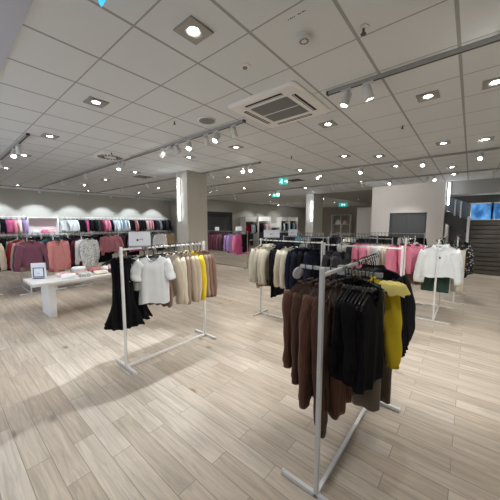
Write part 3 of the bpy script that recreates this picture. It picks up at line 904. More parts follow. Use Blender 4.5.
# ================================================================== FRONT RACK
rk = rack('tall silver rack nearest the camera, with short cross arm of clothes', (-.613, 1.36), 'y', 1.14, h=1.405, foot=.235, tubew=.025, mat=M_silver, railz=1.362)
ARMY, ARMZ = .30, 1.345
arm = obj('cross_arm', boxm(-.285, .225, ARMY - .012, ARMY + .012, ARMZ - .012, ARMZ + .012, bev=.004), M_rackgrey, rk)
obj('arm_clamp', boxm(-.024, .024, ARMY - .024, ARMY + .024, ARMZ - .022, ARMZ + .036, bev=.003), M_rackgrey, arm)
for s in (-.290, .230): obj('end_cap', boxm(s - .007, s + .007, ARMY - .014, ARMY + .014, ARMZ - .014, ARMZ + .014, bev=.003), M_rackgrey, arm)
ax = -.613; ay = 1.36 + ARMY
d = nb(); cyl(d, (-.003, 0, 0), (.003, 0, 0), .045, n=28)
d2 = obj('size_disc', d, plain('white_disc_plastic', (.80, .81, .84), .35), None, (-.915, ay - .03, 1.300), R(28)); d2.rotation_euler = (R(0), R(12), R(-22))
tag(d2, 'round white plastic disc at the left end of the near rack arm', 'marker disc')

ph = 'on the left arm of the near rack'
items = [(-.865, 'cardigan', 'brown', 'long brown knitted cardigan', dict(w=.205, L=.60, sl=.48, rot=-6, thick=.034, out=.05)),
         (-.810, 'cardigan', 'dark_brown', 'dark brown knitted cardigan', dict(w=.205, L=.70, sl=.56, rot=-3, out=.06)),
         (-.745, 'cardigan', 'brown', 'reddish brown long cardigan', dict(w=.205, L=.80, sl=.70, rot=0, out=.05)),
         (-.685, 'jumper', 'dark_brown', 'dark brown long jumper', dict(w=.205, L=.82, sl=.84, rot=3, out=.03)),
         (-.640, 'dress', 'mocha_stripe', 'brown striped knitted dress', dict(w=.19, L=.84, flare=1.05, thick=.03, rot=4))]
def arm_row(items, phrase, grp):
    for i, (x, kind, key, desc, kw) in enumerate(items):
        kw = dict(kw); dr = kw.pop('rot', 0); trim = kw.pop('trim', None); dy = kw.pop('dy', 0)
        lab = f"{desc}, {ordn(i + 1)} from the left {phrase}"
        garment(kind, F[key], lab, (x, ay + dy, ARMZ), PI / 2 + R(dr), lod=0, seed=11 * i + len(LABELS), group=grp, trim=F[trim] if trim else None, **kw)
        hanger(f"black hanger, {ordn(i + 1)} from the left {phrase}", (x, ay + dy, ARMZ), PI / 2 + R(dr), 0, 'hangers ' + phrase)
arm_row(items, ph, 'brown knitwear on the near rack')
items = [(-.590, 'trousers', 'brown', 'brown trousers', dict(w=.17, L=.90, rot=2)),
         (-.568, 'vest_top', 'black', 'black sleeveless top', dict(w=.20, L=.60, rot=-2, flare=1.15)),
         (-.548, 'shorts', 'black', 'black shorts', dict(w=.20, L=.56, rot=-3)),
         (-.528, 'skirt', 'black', 'black mini skirt', dict(w=.19, L=.60, rot=-4, flare=1.15)),
         (-.508, 'vest_top', 'jet', 'black ribbed vest', dict(w=.20, L=.60, rot=-3)),
         (-.486, 'blouse', 'black', 'black long blouse', dict(w=.20, L=.60, sl=.34, rot=-4, out=.02)),
         (-.466, 'skirt', 'black', 'black skirt', dict(w=.19, L=.62, rot=-3, flare=1.1)),
         (-.446, 'shorts', 'black', 'black pleated shorts', dict(w=.19, L=.60, rot=-2)),
         (-.424, 'vest_top', 'black', 'black tunic top', dict(w=.19, L=.66, rot=-2, flare=1.1))]
arm_row(items, 'on the right arm of the near rack', 'clothes on the right arm of the near rack')
items = [(1.86, 'trousers', 'olive_grey', 'olive grey trousers', dict(w=.19, L=1.00, rot=6, off=.02)),
         (1.93, 'trousers', 'mocha_stripe', 'brown striped trousers', dict(w=.20, L=.98, rot=3)),
         (1.925, 'blouse', 'black', 'small black blouse', dict(w=.175, off=-.02, L=.58, sl=.36, rot=-4, out=.03)),
         (1.96, 'blouse', 'yellow', 'bright yellow ruffle-neck blouse', dict(w=.205, L=.55, sl=.50, rot=-4, thick=.03, out=.14, off=.045)),
         (2.00, 'trousers', 'olive_grey', 'olive trousers', dict(w=.19, L=1.00, rot=5, off=.06)),
         (2.08, 'blouse', 'black', 'black blouse', dict(w=.19, L=.66, rot=6)),
         (2.14, 'cardigan', 'jet', 'black ribbed cardigan', dict(w=.19, L=.66, rot=8)),
         (2.19, 'blouse', 'black', 'black frilled blouse', dict(w=.215, L=.68, rot=12, flare=1.2)),
         (2.25, 'jumper', 'jet', 'black jumper', dict(w=.215, L=.64, rot=8)),
         (2.31, 'blouse', 'black', 'black long-sleeved top', dict(w=.215, L=.66, rot=12)),
         (2.37, 'coat', 'black', 'black jacket', dict(w=.22, L=.68, rot=10)),
         (2.43, 'jumper', 'charcoal', 'charcoal jumper', dict(w=.215, L=.62, rot=8))]
hang_row(items, -.613, 'y', 1.362, 'along the main rail of the near rack', 0, 'dark clothes on the near rack main rail', 'the front')
for ob in list(C.objects):
    if ob.get('label', '').startswith('bright yellow ruffle-neck'):
        for sd in (1,):
            bm = nb(); rings = []
            for k, (rr, dz) in enumerate(((.045, .022), (.062, .042), (.078, .030), (.088, -.004), (.094, -.030))):
                rings.append([bm.verts.new((sd * .178 + sd * .02 * k / 4 + rr * (1 + .10 * k / 4 * math.sin(i * 2.1)) * math.cos(2 * PI * i / 28), .75 * rr * math.sin(2 * PI * i / 28), -.150 + dz + .010 * k / 4 * math.sin(i * 1.7))) for i in range(28)])
            ring_faces(bm, rings, True, True, False); bmesh.ops.recalc_face_normals(bm, faces=bm.faces[:])
            obj('shoulder_ruffle', bm, F['pale_yellow'], ob, smooth=True)
        break

# ================================================================== LEFT RACK
rack('white rack left of centre, black dresses to beige cardigans on its rail', (-2.917, 1.30), 'y', 1.162, h=1.39, foot=.222, tubew=.027)
items = [(1.335, 'dress', 'black', 'long black flared dress', dict(w=.115, L=.90, rot=66, flare=1.9, off=-.07)),
         (1.385, 'dress', 'black', 'black full dress', dict(w=.13, L=.86, rot=70, flare=1.9, off=-.09)),
         (1.44, 'dress', 'jet', 'black ribbed dress', dict(w=.13, L=.84, rot=64, flare=1.8, off=-.11)),
         (1.555, 'tee', 'pale_sage', 'pale grey-green tee', dict(w=.175, L=.48, rot=62, off=.02)),
         (1.625, 'tee', 'white', 'white short-sleeved tee facing out', dict(w=.165, L=.65, rot=62, sl=.21, off=.10, thick=.045, flare=1.1)),
         (1.74, 'skirt', 'mocha', 'brown skirt', dict(w=.17, L=.72, rot=22, flare=1.15)),
         (1.80, 'cardigan', 'beige', 'beige knitted cardigan', dict(w=.205, L=.60, rot=26)),
         (1.90, 'cardigan', 'cream', 'cream cardigan', dict(w=.205, L=.62, rot=18)),
         (1.98, 'jumper', 'taupe', 'taupe fine jumper', dict(w=.20, L=.63, rot=14)),
         (2.06, 'cardigan', 'sand', 'sand coloured cardigan', dict(w=.205, L=.62, rot=12)),
         (2.13, 'cardigan', 'beige', 'oatmeal cardigan', dict(w=.205, L=.63, rot=10)),
         (2.21, 'jumper', 'yellow', 'yellow jumper', dict(w=.205, L=.63, rot=8)),
         (2.29, 'jumper', 'taupe', 'greyish brown jumper', dict(w=.205, L=.61, rot=8)),
         (2.35, 'cardigan', 'mocha', 'mocha cardigan', dict(w=.205, L=.62, rot=6)),
         (2.41, 'jumper', 'mocha', 'brown knitted jumper', dict(w=.205, L=.62, rot=5))]
hang_row(items, -2.917, 'y', 1.36, 'of the left rack', 1, 'clothes on the left rack', 'the near end')

def rack_sign(x, y, z, rz, w, h, label, marks=True):
    o = empty('sign_card', (x, y, z), rz)
    obj('card', boxm(-w / 2, w / 2, -.004, .004, .016, .016 + h, bev=.001), M_card, o)
    obj('holder_base', boxm(-w / 2, w / 2, -.014, .014, 0, .018, bev=.003), M_acryl, o)
    if marks:
        bm = nb(); u = h / 10
        box(bm, -2.2 * u, -.9 * u, -.0055, -.004, .016 + 3.5 * u, .016 + 5.0 * u)
        for k in range(3): box(bm, -.4 * u + k * .65 * u, -.05 * u + k * .65 * u, -.0055, -.004, .016 + 4.2 * u, .016 + 5.0 * u)
        box(bm, 1.9 * u, 2.2 * u, -.0055, -.004, .016 + 3.8 * u, .016 + 5.3 * u)
        obj('print', bm, M_ink, o)
    tag(o, label, 'sign', 'small signs on rack rails')
rack_sign(-2.917, 1.52, 1.372, R(58), .232, .158, 'white card sign standing on the left rack rail')

# ================================================================== MIDDLE RACKS
rack('white rack with cream shirts and a black coat, mid shop', (-2.862, 3.74), 'x', 1.157, h=1.38, foot=.20, tubew=.022)
items = [(-2.82, 'blouse', 'ivory', 'ivory knitted blouse', dict(w=.215, L=.62, rot=-18)),
         (-2.79, 'skirt', 'tan', 'tan fringed skirt', dict(w=.16, L=.82, rot=-12, flare=1.1)),
         (-2.73, 'shirt', 'cream', 'cream shirt', dict(w=.21, L=.66, rot=-14)),
         (-2.66, 'shirt', 'ivory', 'ivory shirt', dict(w=.21, L=.64, rot=-12)),
         (-2.59, 'blouse', 'cream', 'cream blouse', dict(w=.21, L=.66, rot=-10)),
         (-2.47, 'coat', 'black', 'long black coat', dict(w=.20, L=.93, rot=-4)),
         (-2.41, 'coat', 'jet', 'black knitted coat', dict(w=.20, L=.88, rot=-6)),
         (-2.28, 'cardigan', 'cream', 'cream cardigan with long sleeves', dict(w=.205, L=.74, rot=-20)),
         (-2.19, 'jumper', 'ivory', 'ivory jumper', dict(w=.205, L=.80, rot=-16)),
         (-2.06, 'jumper', 'navy', 'navy jumper', dict(w=.21, L=.64, rot=-28)),
         (-1.98, 'cardigan', 'navy', 'navy cardigan', dict(w=.21, L=.64, rot=-24)),
         (-1.88, 'jumper', 'black', 'black jumper', dict(w=.21, L=.62, rot=-24)),
         (-1.79, 'cardigan', 'navy', 'dark navy jacket', dict(w=.21, L=.62, rot=-20))]
hang_row(items, 3.74, 'x', 1.35, 'of the cream-shirt rack', 1, 'clothes on the cream-shirt rack', 'the left end')
rack('white rack mostly bare, directly behind the near rack', (-1.665, 3.74), 'x', 1.03, h=1.36, foot=.20, tubew=.026)
items = [(-1.56, 'jumper', 'charcoal', 'charcoal jumper', dict(w=.20, L=.60)), (-1.48, 'trousers', 'grey', 'grey trousers', dict(w=.18, L=.85)), (-1.40, 'cardigan', 'charcoal', 'dark grey cardigan', dict(w=.20, L=.58))]
hang_row(items, 3.74, 'x', 1.33, 'of the half-bare rack', 1, 'dark clothes on the half-bare rack', 'the left end')

def far_row(axis, rail, a, b, n, z, phrase, group, palette, kinds, lod, end, seed, Lr=(.5, .7), rot=(-10, 10), w=(.18, .21), hang=True):
    rnd = random.Random(seed); items = []
    for i in range(n):
        t = a + (b - a) * (i + .5) / n
        key = palette[int(i * len(palette) / n) % len(palette)] if len(palette) <= n else palette[i]
        kind = rnd.choice(kinds)
        nice = key.replace('_', ' ')
        items.append((t, kind, key, f"{nice} {kind.replace('_', ' ')}", dict(w=rnd.uniform(*w), L=rnd.uniform(*Lr), rot=rnd.uniform(*rot), hanger=hang)))
    hang_row(items, rail, axis, z, phrase, lod, group, end)

# ------------------------------------------------------------------ right racks
rack('white rack with white shirts at the right, nearest the stairs', (-.385, 5.25), 'y', 1.03, h=1.385, foot=.225, tubew=.022)
items = [(5.30, 'shirt', 'white', 'white shirt with small dark chest emblem', dict(w=.225, L=.60, sl=.52, rot=12, out=.20, thick=.04)),
         (5.40, 'shirt', 'white', 'white loose shirt', dict(w=.225, L=.60, rot=16, off=.04, out=.18)),
         (5.48, 'trousers', 'green', 'dark green trousers', dict(w=.20, L=.88, off=-.03)),
         (5.56, 'trousers', 'cream', 'cream trousers', dict(w=.17, L=.86, off=.18, hanger=False)),
         (5.64, 'shirt', 'pale_grey', 'pale grey shirt', dict(w=.21, L=.62, rot=10, off=.04)),
         (5.74, 'jumper', 'charcoal', 'charcoal jumper', dict(w=.21, L=.62, rot=10, off=.05)),
         (5.86, 'cardigan', 'grey', 'grey cardigan', dict(w=.21, L=.62, rot=10)),
         (5.98, 'blouse', 'mono_print', 'black and white printed blouse', dict(w=.21, L=.62, rot=10)),
         (6.10, 'jumper', 'black', 'black jumper', dict(w=.21, L=.64, rot=10))]
hang_row(items, -.385, 'y', 1.355, 'of the white-shirt rack', 1, 'clothes on the white-shirt rack', 'the near end')
em = nb(); box(em, -.014, .014, -.003, .003, -.012, .012, bev=.002)
for ob in list(C.objects):
    if ob.get('label', '').startswith('white shirt with small dark'):
        e = obj('chest_emblem', em, M_ink, ob, (.02, -.052, -.27)); break
rack('white rack with pink tops, left of the white-shirt rack', (-.850, 5.25), 'y', .98, h=1.385, foot=.20, tubew=.022)
items = [(5.30, 'cardigan', 'pink', 'pink cardigan', dict(w=.155, out=.04, L=.72, rot=58, off=-.16)),
         (5.38, 'jumper', 'bright_pink', 'bright pink top', dict(w=.155, out=.04, L=.48, rot=54, off=.02)),
         (5.46, 'blouse', 'pink', 'pink blouse', dict(w=.155, out=.04, L=.50, rot=48, off=.14)),
         (5.54, 'skirt', 'mocha', 'brown skirt', dict(w=.17, L=.80, rot=10, off=.06, flare=1.15)),
         (5.62, 'cardigan', 'dusty_pink', 'dusty pink cardigan', dict(w=.155, out=.04, L=.70, rot=48, off=-.12)),
         (5.72, 'jumper', 'pink', 'rose pink jumper', dict(w=.20, L=.62, rot=20)),
         (5.82, 'trousers', 'tan', 'tan trousers', dict(w=.18, L=.84, rot=10, off=.06)),
         (5.92, 'blouse', 'pale_pink', 'pale pink blouse', dict(w=.20, L=.55, rot=20)),
         (6.04, 'jumper', 'pale_grey', 'pale grey jumper', dict(w=.20, L=.6, rot=15))]
hang_row(items, -.850, 'y', 1.355, 'of the pink-top rack', 1, 'clothes on the pink-top rack', 'the near end')
rack('white rack of dark clothes in front of the slatted wall', (-.18, 6.75), 'y', 1.0, h=1.37, foot=.18, tubew=.022, base=False)
far_row('y', -.18, 6.8, 7.7, 9, 1.34, 'of the rack by the slatted wall', 'dark clothes by the slatted wall', ['mono_print', 'black', 'charcoal', 'black', 'navy', 'black', 'black', 'charcoal', 'black'], ['jumper', 'cardigan', 'coat'], 2, 'the near end', 5, (.65, .85), (5, 20))

# ------------------------------------------------------------------ racks behind the middle
def simple_rack(label, x0, x1, y, n, phrase, pal, kinds, seed, Lr=(.5, .7), lod=2, rot=(-30, -5), end='the left end', h=1.37):
    rack(label, (x0, y), 'x', x1 - x0, h=h, foot=.18, tubew=.020, base=False, mat=M_rackgrey)
    far_row('x', y, x0 + .04, x1 - .04, int(n * 1.45), h - .03, phrase, 'clothes ' + phrase, pal, kinds, lod, end, seed, Lr, rot)
K = ['jumper', 'cardigan', 'blouse', 'shirt']
simple_rack('grey rack of charcoal clothes behind the cream-shirt rack', -3.35, -2.25, 5.25, 12, 'of the charcoal rack', ['charcoal', 'black', 'navy', 'grey', 'charcoal', 'black'], K, 21)
simple_rack('grey rack of pink and grey tops behind the half-bare rack', -2.15, -1.15, 5.7, 11, 'of the pink and grey rack', ['pale_grey', 'charcoal', 'pink', 'bright_pink', 'pale_pink', 'pale_grey', 'cream'], K, 22, (.40, .6))
simple_rack('grey rack of dark clothes near the rear column', -4.9, -3.3, 7.3, 13, 'of the rack toward the rear column', ['navy', 'charcoal', 'black', 'teal', 'grey', 'black'], K, 23)
simple_rack('grey rack of mixed clothes before the white partition', -3.2, -1.9, 7.6, 11, 'of the rack before the partition', ['black', 'charcoal', 'cream', 'grey', 'black', 'navy'], K, 24)
simple_rack('grey rack of dark clothes before the dark double doors', -2.5, -1.0, 9.0, 11, 'of the rack before the dark doors', ['grey', 'black', 'charcoal', 'pale_grey', 'black'], K, 25)
simple_rack('grey rack of dark clothes in front of the rear column', -6.8, -5.4, 9.6, 11, 'of the rack by the rear column', ['black', 'charcoal', 'navy', 'grey'], K, 26)
rack_sign(-3.55, 5.05, 1.30, R(38), .37, .17, 'white card sign above the cream shirts, left of two')
rack_sign(-3.52, 5.95, 1.30, R(38), .23, .17, 'white card sign above the cream shirts, right of two')
for (x, y) in ((-3.55, 5.05), (-3.52, 5.95)):
    pass

# ------------------------------------------------------------------ purple rack
rack('silver rack of purple and pink tops behind the near column', (-8.30, 7.30), 'x', 2.1, h=1.36, foot=.16, tubew=.024, mat=M_rackgrey)
items = []
for i in range(7): items.append((-8.22 + i * .150, ['jumper', 'cardigan'][i % 2], ['plum', 'mauve', 'plum', 'wine', 'plum', 'mauve', 'plum'][i], ['dark plum jumper', 'mauve cardigan', 'plum knit', 'wine cardigan', 'deep plum jumper', 'dull mauve cardigan', 'plum jumper'][i], dict(w=.22, L=.76, rot=-14)))
items += [(-7.02, 'blouse', 'lilac_print', 'lilac patterned blouse facing out', dict(w=.23, L=.72, rot=-36)), (-6.95, 'cardigan', 'purple', 'purple cardigan', dict(w=.22, L=.80, rot=-30)), (-6.88, 'jumper', 'lilac', 'lilac jumper', dict(w=.22, L=.82, rot=-24)),
          (-6.56, 'blouse', 'bright_pink', 'bright pink blouse facing out', dict(w=.23, L=.84, rot=-40, dz=-.0)), (-6.49, 'jumper', 'magenta', 'magenta jumper', dict(w=.22, L=.84, rot=-30)), (-6.30, 'cardigan', 'black', 'black cardigan', dict(w=.13, L=.74, sl=.4, rot=-14, out=.04))]
hang_row(items, 7.30, 'x', 1.33, 'of the purple rack', 1, 'clothes on the purple rack', 'the left end')
rack_sign(-7.80, 7.30, 1.342, R(40), .16, .13, 'small blank white card on the purple rack, left one', False)
rack_sign(-6.62, 7.30, 1.342, R(40), .24, .16, 'blank white card on the purple rack, right one', False)

# ================================================================== LEFT SHOP: table, racks, wall rails
tb = empty('display_table', (-5.75, 2.05, 0))
obj('tabletop', boxm(-.36, .36, -1.08, 1.08, .605, .650, bev=.004), M_white_lam, tb)
for y in (-.80, .80): obj('table_leg', boxm(-.28, .24, y - .05, y + .05, 0, .605, bev=.004), M_white_lam, tb)
obj('apron', boxm(-.03, .03, -.75, .75, .50, .605, bev=.003), M_white_lam, tb)
tag(tb, 'long white display table with slab legs before the left racks', 'table')
# framed sign on the table
o = empty('tabletop_sign', (-5.93, 1.17, .65), R(54))
bk = obj('sign_panel', boxm(-.115, .115, -.006, .006, .012, .285, bev=.002), M_card, o)
obj('inner_frame', merge([boxm(-.085, .085, -.016, -.006, .028, .040), boxm(-.085, .085, -.016, -.006, .19, .200), boxm(-.085, -.075, -.016, -.006, .028, .200), boxm(.075, .085, -.016, -.006, .028, .200)]), M_ink, bk)
obj('inner_sheet', boxm(-.075, .075, -.010, -.006, .040, .19), M_card, bk)
bm = nb(); box(bm, -.03, .01, -.012, -.010, .10, .106); box(bm, -.01, .02, -.012, -.010, .088, .094); obj('print', bm, M_greyink, bk)
obj('stand_base', boxm(-.09, .09, -.03, .05, 0, .012, bev=.003), M_ink, o)
tag(o, 'white panel sign with dark inner frame standing on the table', 'sign')
# folded clothes on the table
def folded(x, y, z, rz, w, d, h, key, label, seed):
    bm = nb(); rnd = random.Random(seed); n, m = 20, 5; rings = []
    for r in range(m + 1):
        v = r / m
        bul = math.sin(PI * min(1, max(0, v))) * .04 + (1 if v < .75 else 1 - (v - .75) * 1.2)
        ring = []
        for i in range(n):
            a = 2 * PI * i / n; c, s = math.cos(a), math.sin(a)
            px = w / 2 * math.copysign(abs(c) ** .45, c) * bul; py = d / 2 * math.copysign(abs(s) ** .45, s) * bul
            k = noise.noise(Vector((px * 14, py * 14, seed)))
            ring.append(bm.verts.new((px + .012 * k, py + .012 * k, v * h * (1 + .35 * k))))
        rings.append(ring)
    ring_faces(bm, rings); bmesh.ops.recalc_face_normals(bm, faces=bm.faces[:])
    o = obj('folded_garment', bm, F[key], None, (x, y, z), rz, smooth=True)
    tag(o, label, 'folded clothes', 'folded clothes on the display table')
rnd = random.Random(9)
fcols = [('pink_print', 'pink patterned top'), ('white', 'white top'), ('pale_pink', 'pale pink top'), ('white_print', 'white printed top'), ('rose_print', 'rose patterned top'), ('cream', 'cream top'), ('white', 'white blouse'), ('plum', 'plum top'), ('pale_pink', 'blush top'), ('white_print', 'printed blouse'), ('wine', 'wine red top'), ('white', 'white tee')]
for i, (k, dsc) in enumerate(fcols):
    col, row = i % 2, i // 2
    folded(-5.90 + col * .32 + rnd.uniform(-.02, .02), 1.52 + row * .275, .651, rnd.uniform(-.25, .25), .25, .22, rnd.uniform(.05, .10), k,
           f"folded {dsc} on the table, {ordn(row + 1)} in the {'back' if col == 0 else 'front'} row from the sign", i)
for i, (x, y, k, dsc, zz) in enumerate(((-5.9, 1.79, 'white', 'white top', .06), (-5.6, 2.35, 'pink_print', 'pink patterned top', .07), (-5.9, 2.62, 'white', 'white knit', .085))):
    folded(x, y, .70 + .03, .1, .23, .20, .06, k, f"folded {dsc} on top of the {ordn(i + 1)} doubled table pile", i + 40)

def left_rack(y, front, label, phrase, items, seed):
    rk = rack(label, (front - 1.5, y), 'x', 1.07, h=1.37, foot=.20, tubew=.026, base=True)
    obj('display_arm', boxm(-.010, .010, 1.083, 1.50, 1.33, 1.35, bev=.003), M_white, rk)
    hang_row(items, y, 'x', 1.34, phrase, 1, 'clothes ' + phrase, 'the front')
FR = -7.35
left_rack(1.37, FR, 'white rack with a mauve jumper facing out', 'of the mauve-jumper rack',
   [(FR - .08, 'jumper', 'mauve', 'fluffy mauve jumper facing out', dict(w=.19, L=.66, sl=.56, out=.24, thick=.05)),
    (FR - .20, 'jumper', 'plum', 'plum jumper', dict(w=.22, L=.66, out=.2)),
    (FR - .36, 'cardigan', 'taupe', 'taupe cardigan', dict(w=.22, L=.78, out=.2)), (FR - .5, 'jumper', 'dusty_pink', 'dusty pink jumper', dict(w=.22, L=.7, out=.16)),
    (FR - .68, 'cardigan', 'red', 'red cardigan', dict(w=.22, L=.68, out=.16)), (FR - .82, 'jumper', 'red', 'bright red jumper', dict(w=.22, L=.72, out=.16)),
    (FR - 1.0, 'cardigan', 'wine', 'wine cardigan', dict(w=.22, L=.7)), (FR - 1.15, 'blouse', 'beige', 'beige blouse', dict(w=.22, L=.62)), (FR - 1.3, 'cardigan', 'sand', 'sand cardigan', dict(w=.22, L=.7))], 1)
left_rack(1.86, FR, 'white rack with dusty pink long cardigans facing out', 'of the dusty pink rack',
   [(FR - .08, 'cardigan', 'dusty_pink', 'dusty pink long cardigan facing out', dict(w=.165, L=.80, sl=.62, out=.05)), (FR - .18, 'jumper', 'rose_print', 'rose patterned long jumper', dict(w=.17, L=.80, sl=.66, out=.05, off=.05)),
    (FR - .30, 'trousers', 'dusty_pink', 'dusty pink trousers', dict(w=.17, L=.86)), (FR - .45, 'coat', 'black', 'black coat', dict(w=.20, L=.84, off=.24)), (FR - .6, 'coat', 'charcoal', 'charcoal coat', dict(w=.21, L=.84, off=.08)),
    (FR - .75, 'jumper', 'teal', 'dark teal jumper', dict(w=.21, L=.7)), (FR - .9, 'cardigan', 'black', 'black cardigan', dict(w=.21, L=.78)), (FR - 1.1, 'jumper', 'charcoal', 'charcoal jumper', dict(w=.21, L=.75))], 2)
left_rack(2.47, FR, 'white rack with a white printed blouse facing out', 'of the printed-blouse rack',
   [(FR - .08, 'blouse', 'white_print', 'white printed blouse facing out', dict(w=.165, L=.78, sl=.5, out=.07, off=.06)), (FR - .2, 'blouse', 'white', 'white blouse', dict(w=.19, L=.66, out=.1)), (FR - .34, 'cardigan', 'wine', 'wine cardigan', dict(w=.22, L=.80, out=.12)),
    (FR - .48, 'jumper', 'plum', 'plum jumper', dict(w=.22, L=.8)), (FR - .62, 'coat', 'black', 'black coat', dict(w=.22, L=.84)), (FR - .76, 'coat', 'charcoal', 'charcoal coat', dict(w=.22, L=.86)), (FR - .92, 'coat', 'black', 'long black coat', dict(w=.22, L=.86)), (FR - 1.1, 'cardigan', 'denim', 'blue cardigan', dict(w=.22, L=.6))], 3)
FR2 = -9.0
left_rack(3.66, FR2, 'white rack with a rosy fluffy jacket facing out', 'of the rosy-jacket rack',
   [(FR2 - .08, 'jumper', 'rose', 'rosy fluffy jacket facing out', dict(w=.215, L=.62, sl=.42, out=.24, thick=.06)), (FR2 - .25, 'jumper', 'rose', 'rosy fluffy jumper', dict(w=.25, L=.66, out=.25, off=.2, thick=.05)), (FR2 - .4, 'coat', 'black', 'black coat', dict(w=.23, L=1.0)),
    (FR2 - .55, 'coat', 'black', 'long black coat', dict(w=.23, L=1.02)), (FR2 - .7, 'trousers', 'black', 'black trousers', dict(w=.2, L=1.0)), (FR2 - .9, 'cardigan', 'charcoal', 'charcoal cardigan', dict(w=.22, L=.8)), (FR2 - 1.1, 'jumper', 'wine', 'wine jumper', dict(w=.22, L=.7))], 4)
left_rack(4.75, FR2 - .3, 'white rack with lilac and pink tops facing out', 'of the lilac and pink rack',
   [(FR2 - .4, 'blouse', 'lilac', 'lilac blouse facing out', dict(w=.23, L=.62)), (FR2 - .52, 'jumper', 'magenta', 'magenta jumper', dict(w=.22, L=.72, off=.14)), (FR2 - .66, 'coat', 'black', 'black coat', dict(w=.22, L=.9)), (FR2 - .8, 'blouse', 'white', 'white blouse', dict(w=.22, L=.62, off=.2)), (FR2 - 1.0, 'cardigan', 'plum', 'plum cardigan', dict(w=.22, L=.7)), (FR2 - 1.2, 'jumper', 'black', 'black jumper', dict(w=.22, L=.7))], 5)
left_rack(5.95, FR2 - .3, 'white rack with a white blouse and tan top facing out', 'of the white-blouse and tan rack',
   [(FR2 - .4, 'blouse', 'white', 'white blouse facing out', dict(w=.23, L=.62, off=-.2)), (FR2 - .5, 'jumper', 'tan', 'tan jumper', dict(w=.22, L=.56, off=.22)), (FR2 - .62, 'coat', 'charcoal', 'charcoal coat', dict(w=.22, L=.8)), (FR2 - .8, 'cardigan', 'denim', 'blue denim jacket', dict(w=.22, L=.62, off=.45)), (FR2 - 1.0, 'jumper', 'grey', 'grey jumper', dict(w=.22, L=.7)), (FR2 - 1.2, 'coat', 'black', 'black coat', dict(w=.22, L=.8))], 6)
left_rack(.72, FR - .4, 'white rack with beige tops at the left edge', 'of the beige rack at the left edge',
   [(FR - .5, 'jumper', 'beige', 'beige jumper', dict(w=.22, L=.62, off=-.02)), (FR - .64, 'cardigan', 'pale_pink', 'pale pink cardigan', dict(w=.22, L=.66)), (FR - .8, 'jumper', 'rust_brown', 'rust brown jumper', dict(w=.22, L=.8)), (FR - 1.0, 'cardigan', 'charcoal', 'charcoal cardigan', dict(w=.22, L=.7)), (FR - 1.3, 'jumper', 'black', 'black jumper', dict(w=.22, L=.7))], 7)

rack('white rack of long dark coats behind the facing-out left racks', (-9.55, .75), 'y', 2.5, h=1.37, foot=.2, tubew=.022, base=False)
far_row('y', -9.55, .8, 3.2, 18, 1.34, 'of the dark coat rack', 'long dark coats on the left', ['black', 'charcoal', 'black', 'navy', 'black', 'teal', 'black', 'wine', 'black'], ['coat', 'cardigan'], 2, 'the left', 61, (.8, 1.0), (40, 70), (.18, .2))
# wall rails along the left wall: white shelf line with hanging rail over it
def wall_rail(y0, y1, z, label, shelf_z=None):
    o = empty('wall_rail', (XL + .01, (y0 + y1) / 2, z)); h = (y1 - y0) / 2
    obj('rail', boxm(.28, .31, -h, h, -.015, .015, bev=.003), M_white, o)
    n = max(2, int((y1 - y0) / 1.2) + 1)
    for k in range(n):
        y = -h + .03 + (2 * h - .06) * k / (n - 1)
        obj('rail_bracket', boxm(0, .31, y - .012, y + .012, -.02, .02, bev=.002), M_white, o)
        obj('upright', boxm(0, .025, y - .02, y + .02, -z + .05, .06), M_white, o)
    tag(o, label, 'wall rail', 'rails on the left wall')
wall_rail(-.3, 2.62, 1.92, 'white upper wall rail left of the pink niche')
wall_rail(3.80, 9.7, 1.92, 'white upper wall rail right of the pink niche')
wall_rail(-.3, 9.7, .98, 'white lower wall rail along the left wall')
o = empty('wall_shelf', (XL, 4.7, 1.13))
obj('shelf_board', boxm(0, .36, -5.0, 5.0, -.02, .02, bev=.003), M_white_lam, o)
tag(o, 'long white shelf board along the left wall under the upper clothes', 'shelf')
XW = XL + .30
far_row('y', XW, 0.9, 2.55, 10, 1.92, 'of the upper wall rail, left part', 'clothes on the upper wall rail', ['beige', 'pale_pink', 'cream', 'white', 'white', 'black', 'magenta', 'pink', 'cream', 'lilac'], K, 2, 'the left', 31, (.60, .72), (20, 45))
far_row('y', XW, 3.95, 9.6, 34, 1.92, 'of the upper wall rail, right part', 'clothes on the upper wall rail', ['white', 'white', 'white', 'black', 'black', 'magenta', 'black', 'black', 'green', 'wine', 'bright_pink', 'pink', 'black', 'sky', 'white', 'sky', 'sky', 'white', 'black', 'black', 'dusty_pink', 'black', 'black', 'black', 'pale_pink', 'pale_pink', 'pink', 'black', 'charcoal', 'grey', 'black', 'black', 'charcoal', 'black'], K, 2, 'the left', 32, (.60, .72), (20, 45))
far_row('y', XW, .9, 9.6, 36, .98, 'of the lower wall rail', 'clothes on the lower wall rail', ['black', 'wine', 'charcoal', 'plum', 'black', 'navy', 'black', 'pink', 'black', 'charcoal', 'lilac', 'black', 'white', 'denim', 'black', 'tan', 'denim', 'denim'], K, 2, 'the left', 33, (.60, .75), (20, 45))
# pink niche display on the wall
o = empty('wall_niche', (XL + .005, 3.21, 1.14))
obj('niche_frame', merge([boxm(0, .34, -.56, -.52, 0, .76), boxm(0, .34, .52, .56, 0, .76), boxm(0, .34, -.52, .52, .72, .76), boxm(0, .34, -.52, .52, 0, .04)]), M_white_lam, o)
obj('back_panel', boxm(0, .02, -.52, .52, .04, .72), plain('pale_pink_panel', (.85, .75, .76), .6), o)
tag(o, 'white framed wall niche with a pale pink back', 'display niche')
for i, (yy, k, d) in enumerate(((2.93, 'white', 'white top'), (3.25, 'bright_pink', 'pink top'), (3.50, 'pale_pink', 'pale pink top'))):
    folded(XL + .18, yy, 1.181, 0, .22, .26, .16, k, f"folded {d} lying in the pink wall niche", 70 + i)

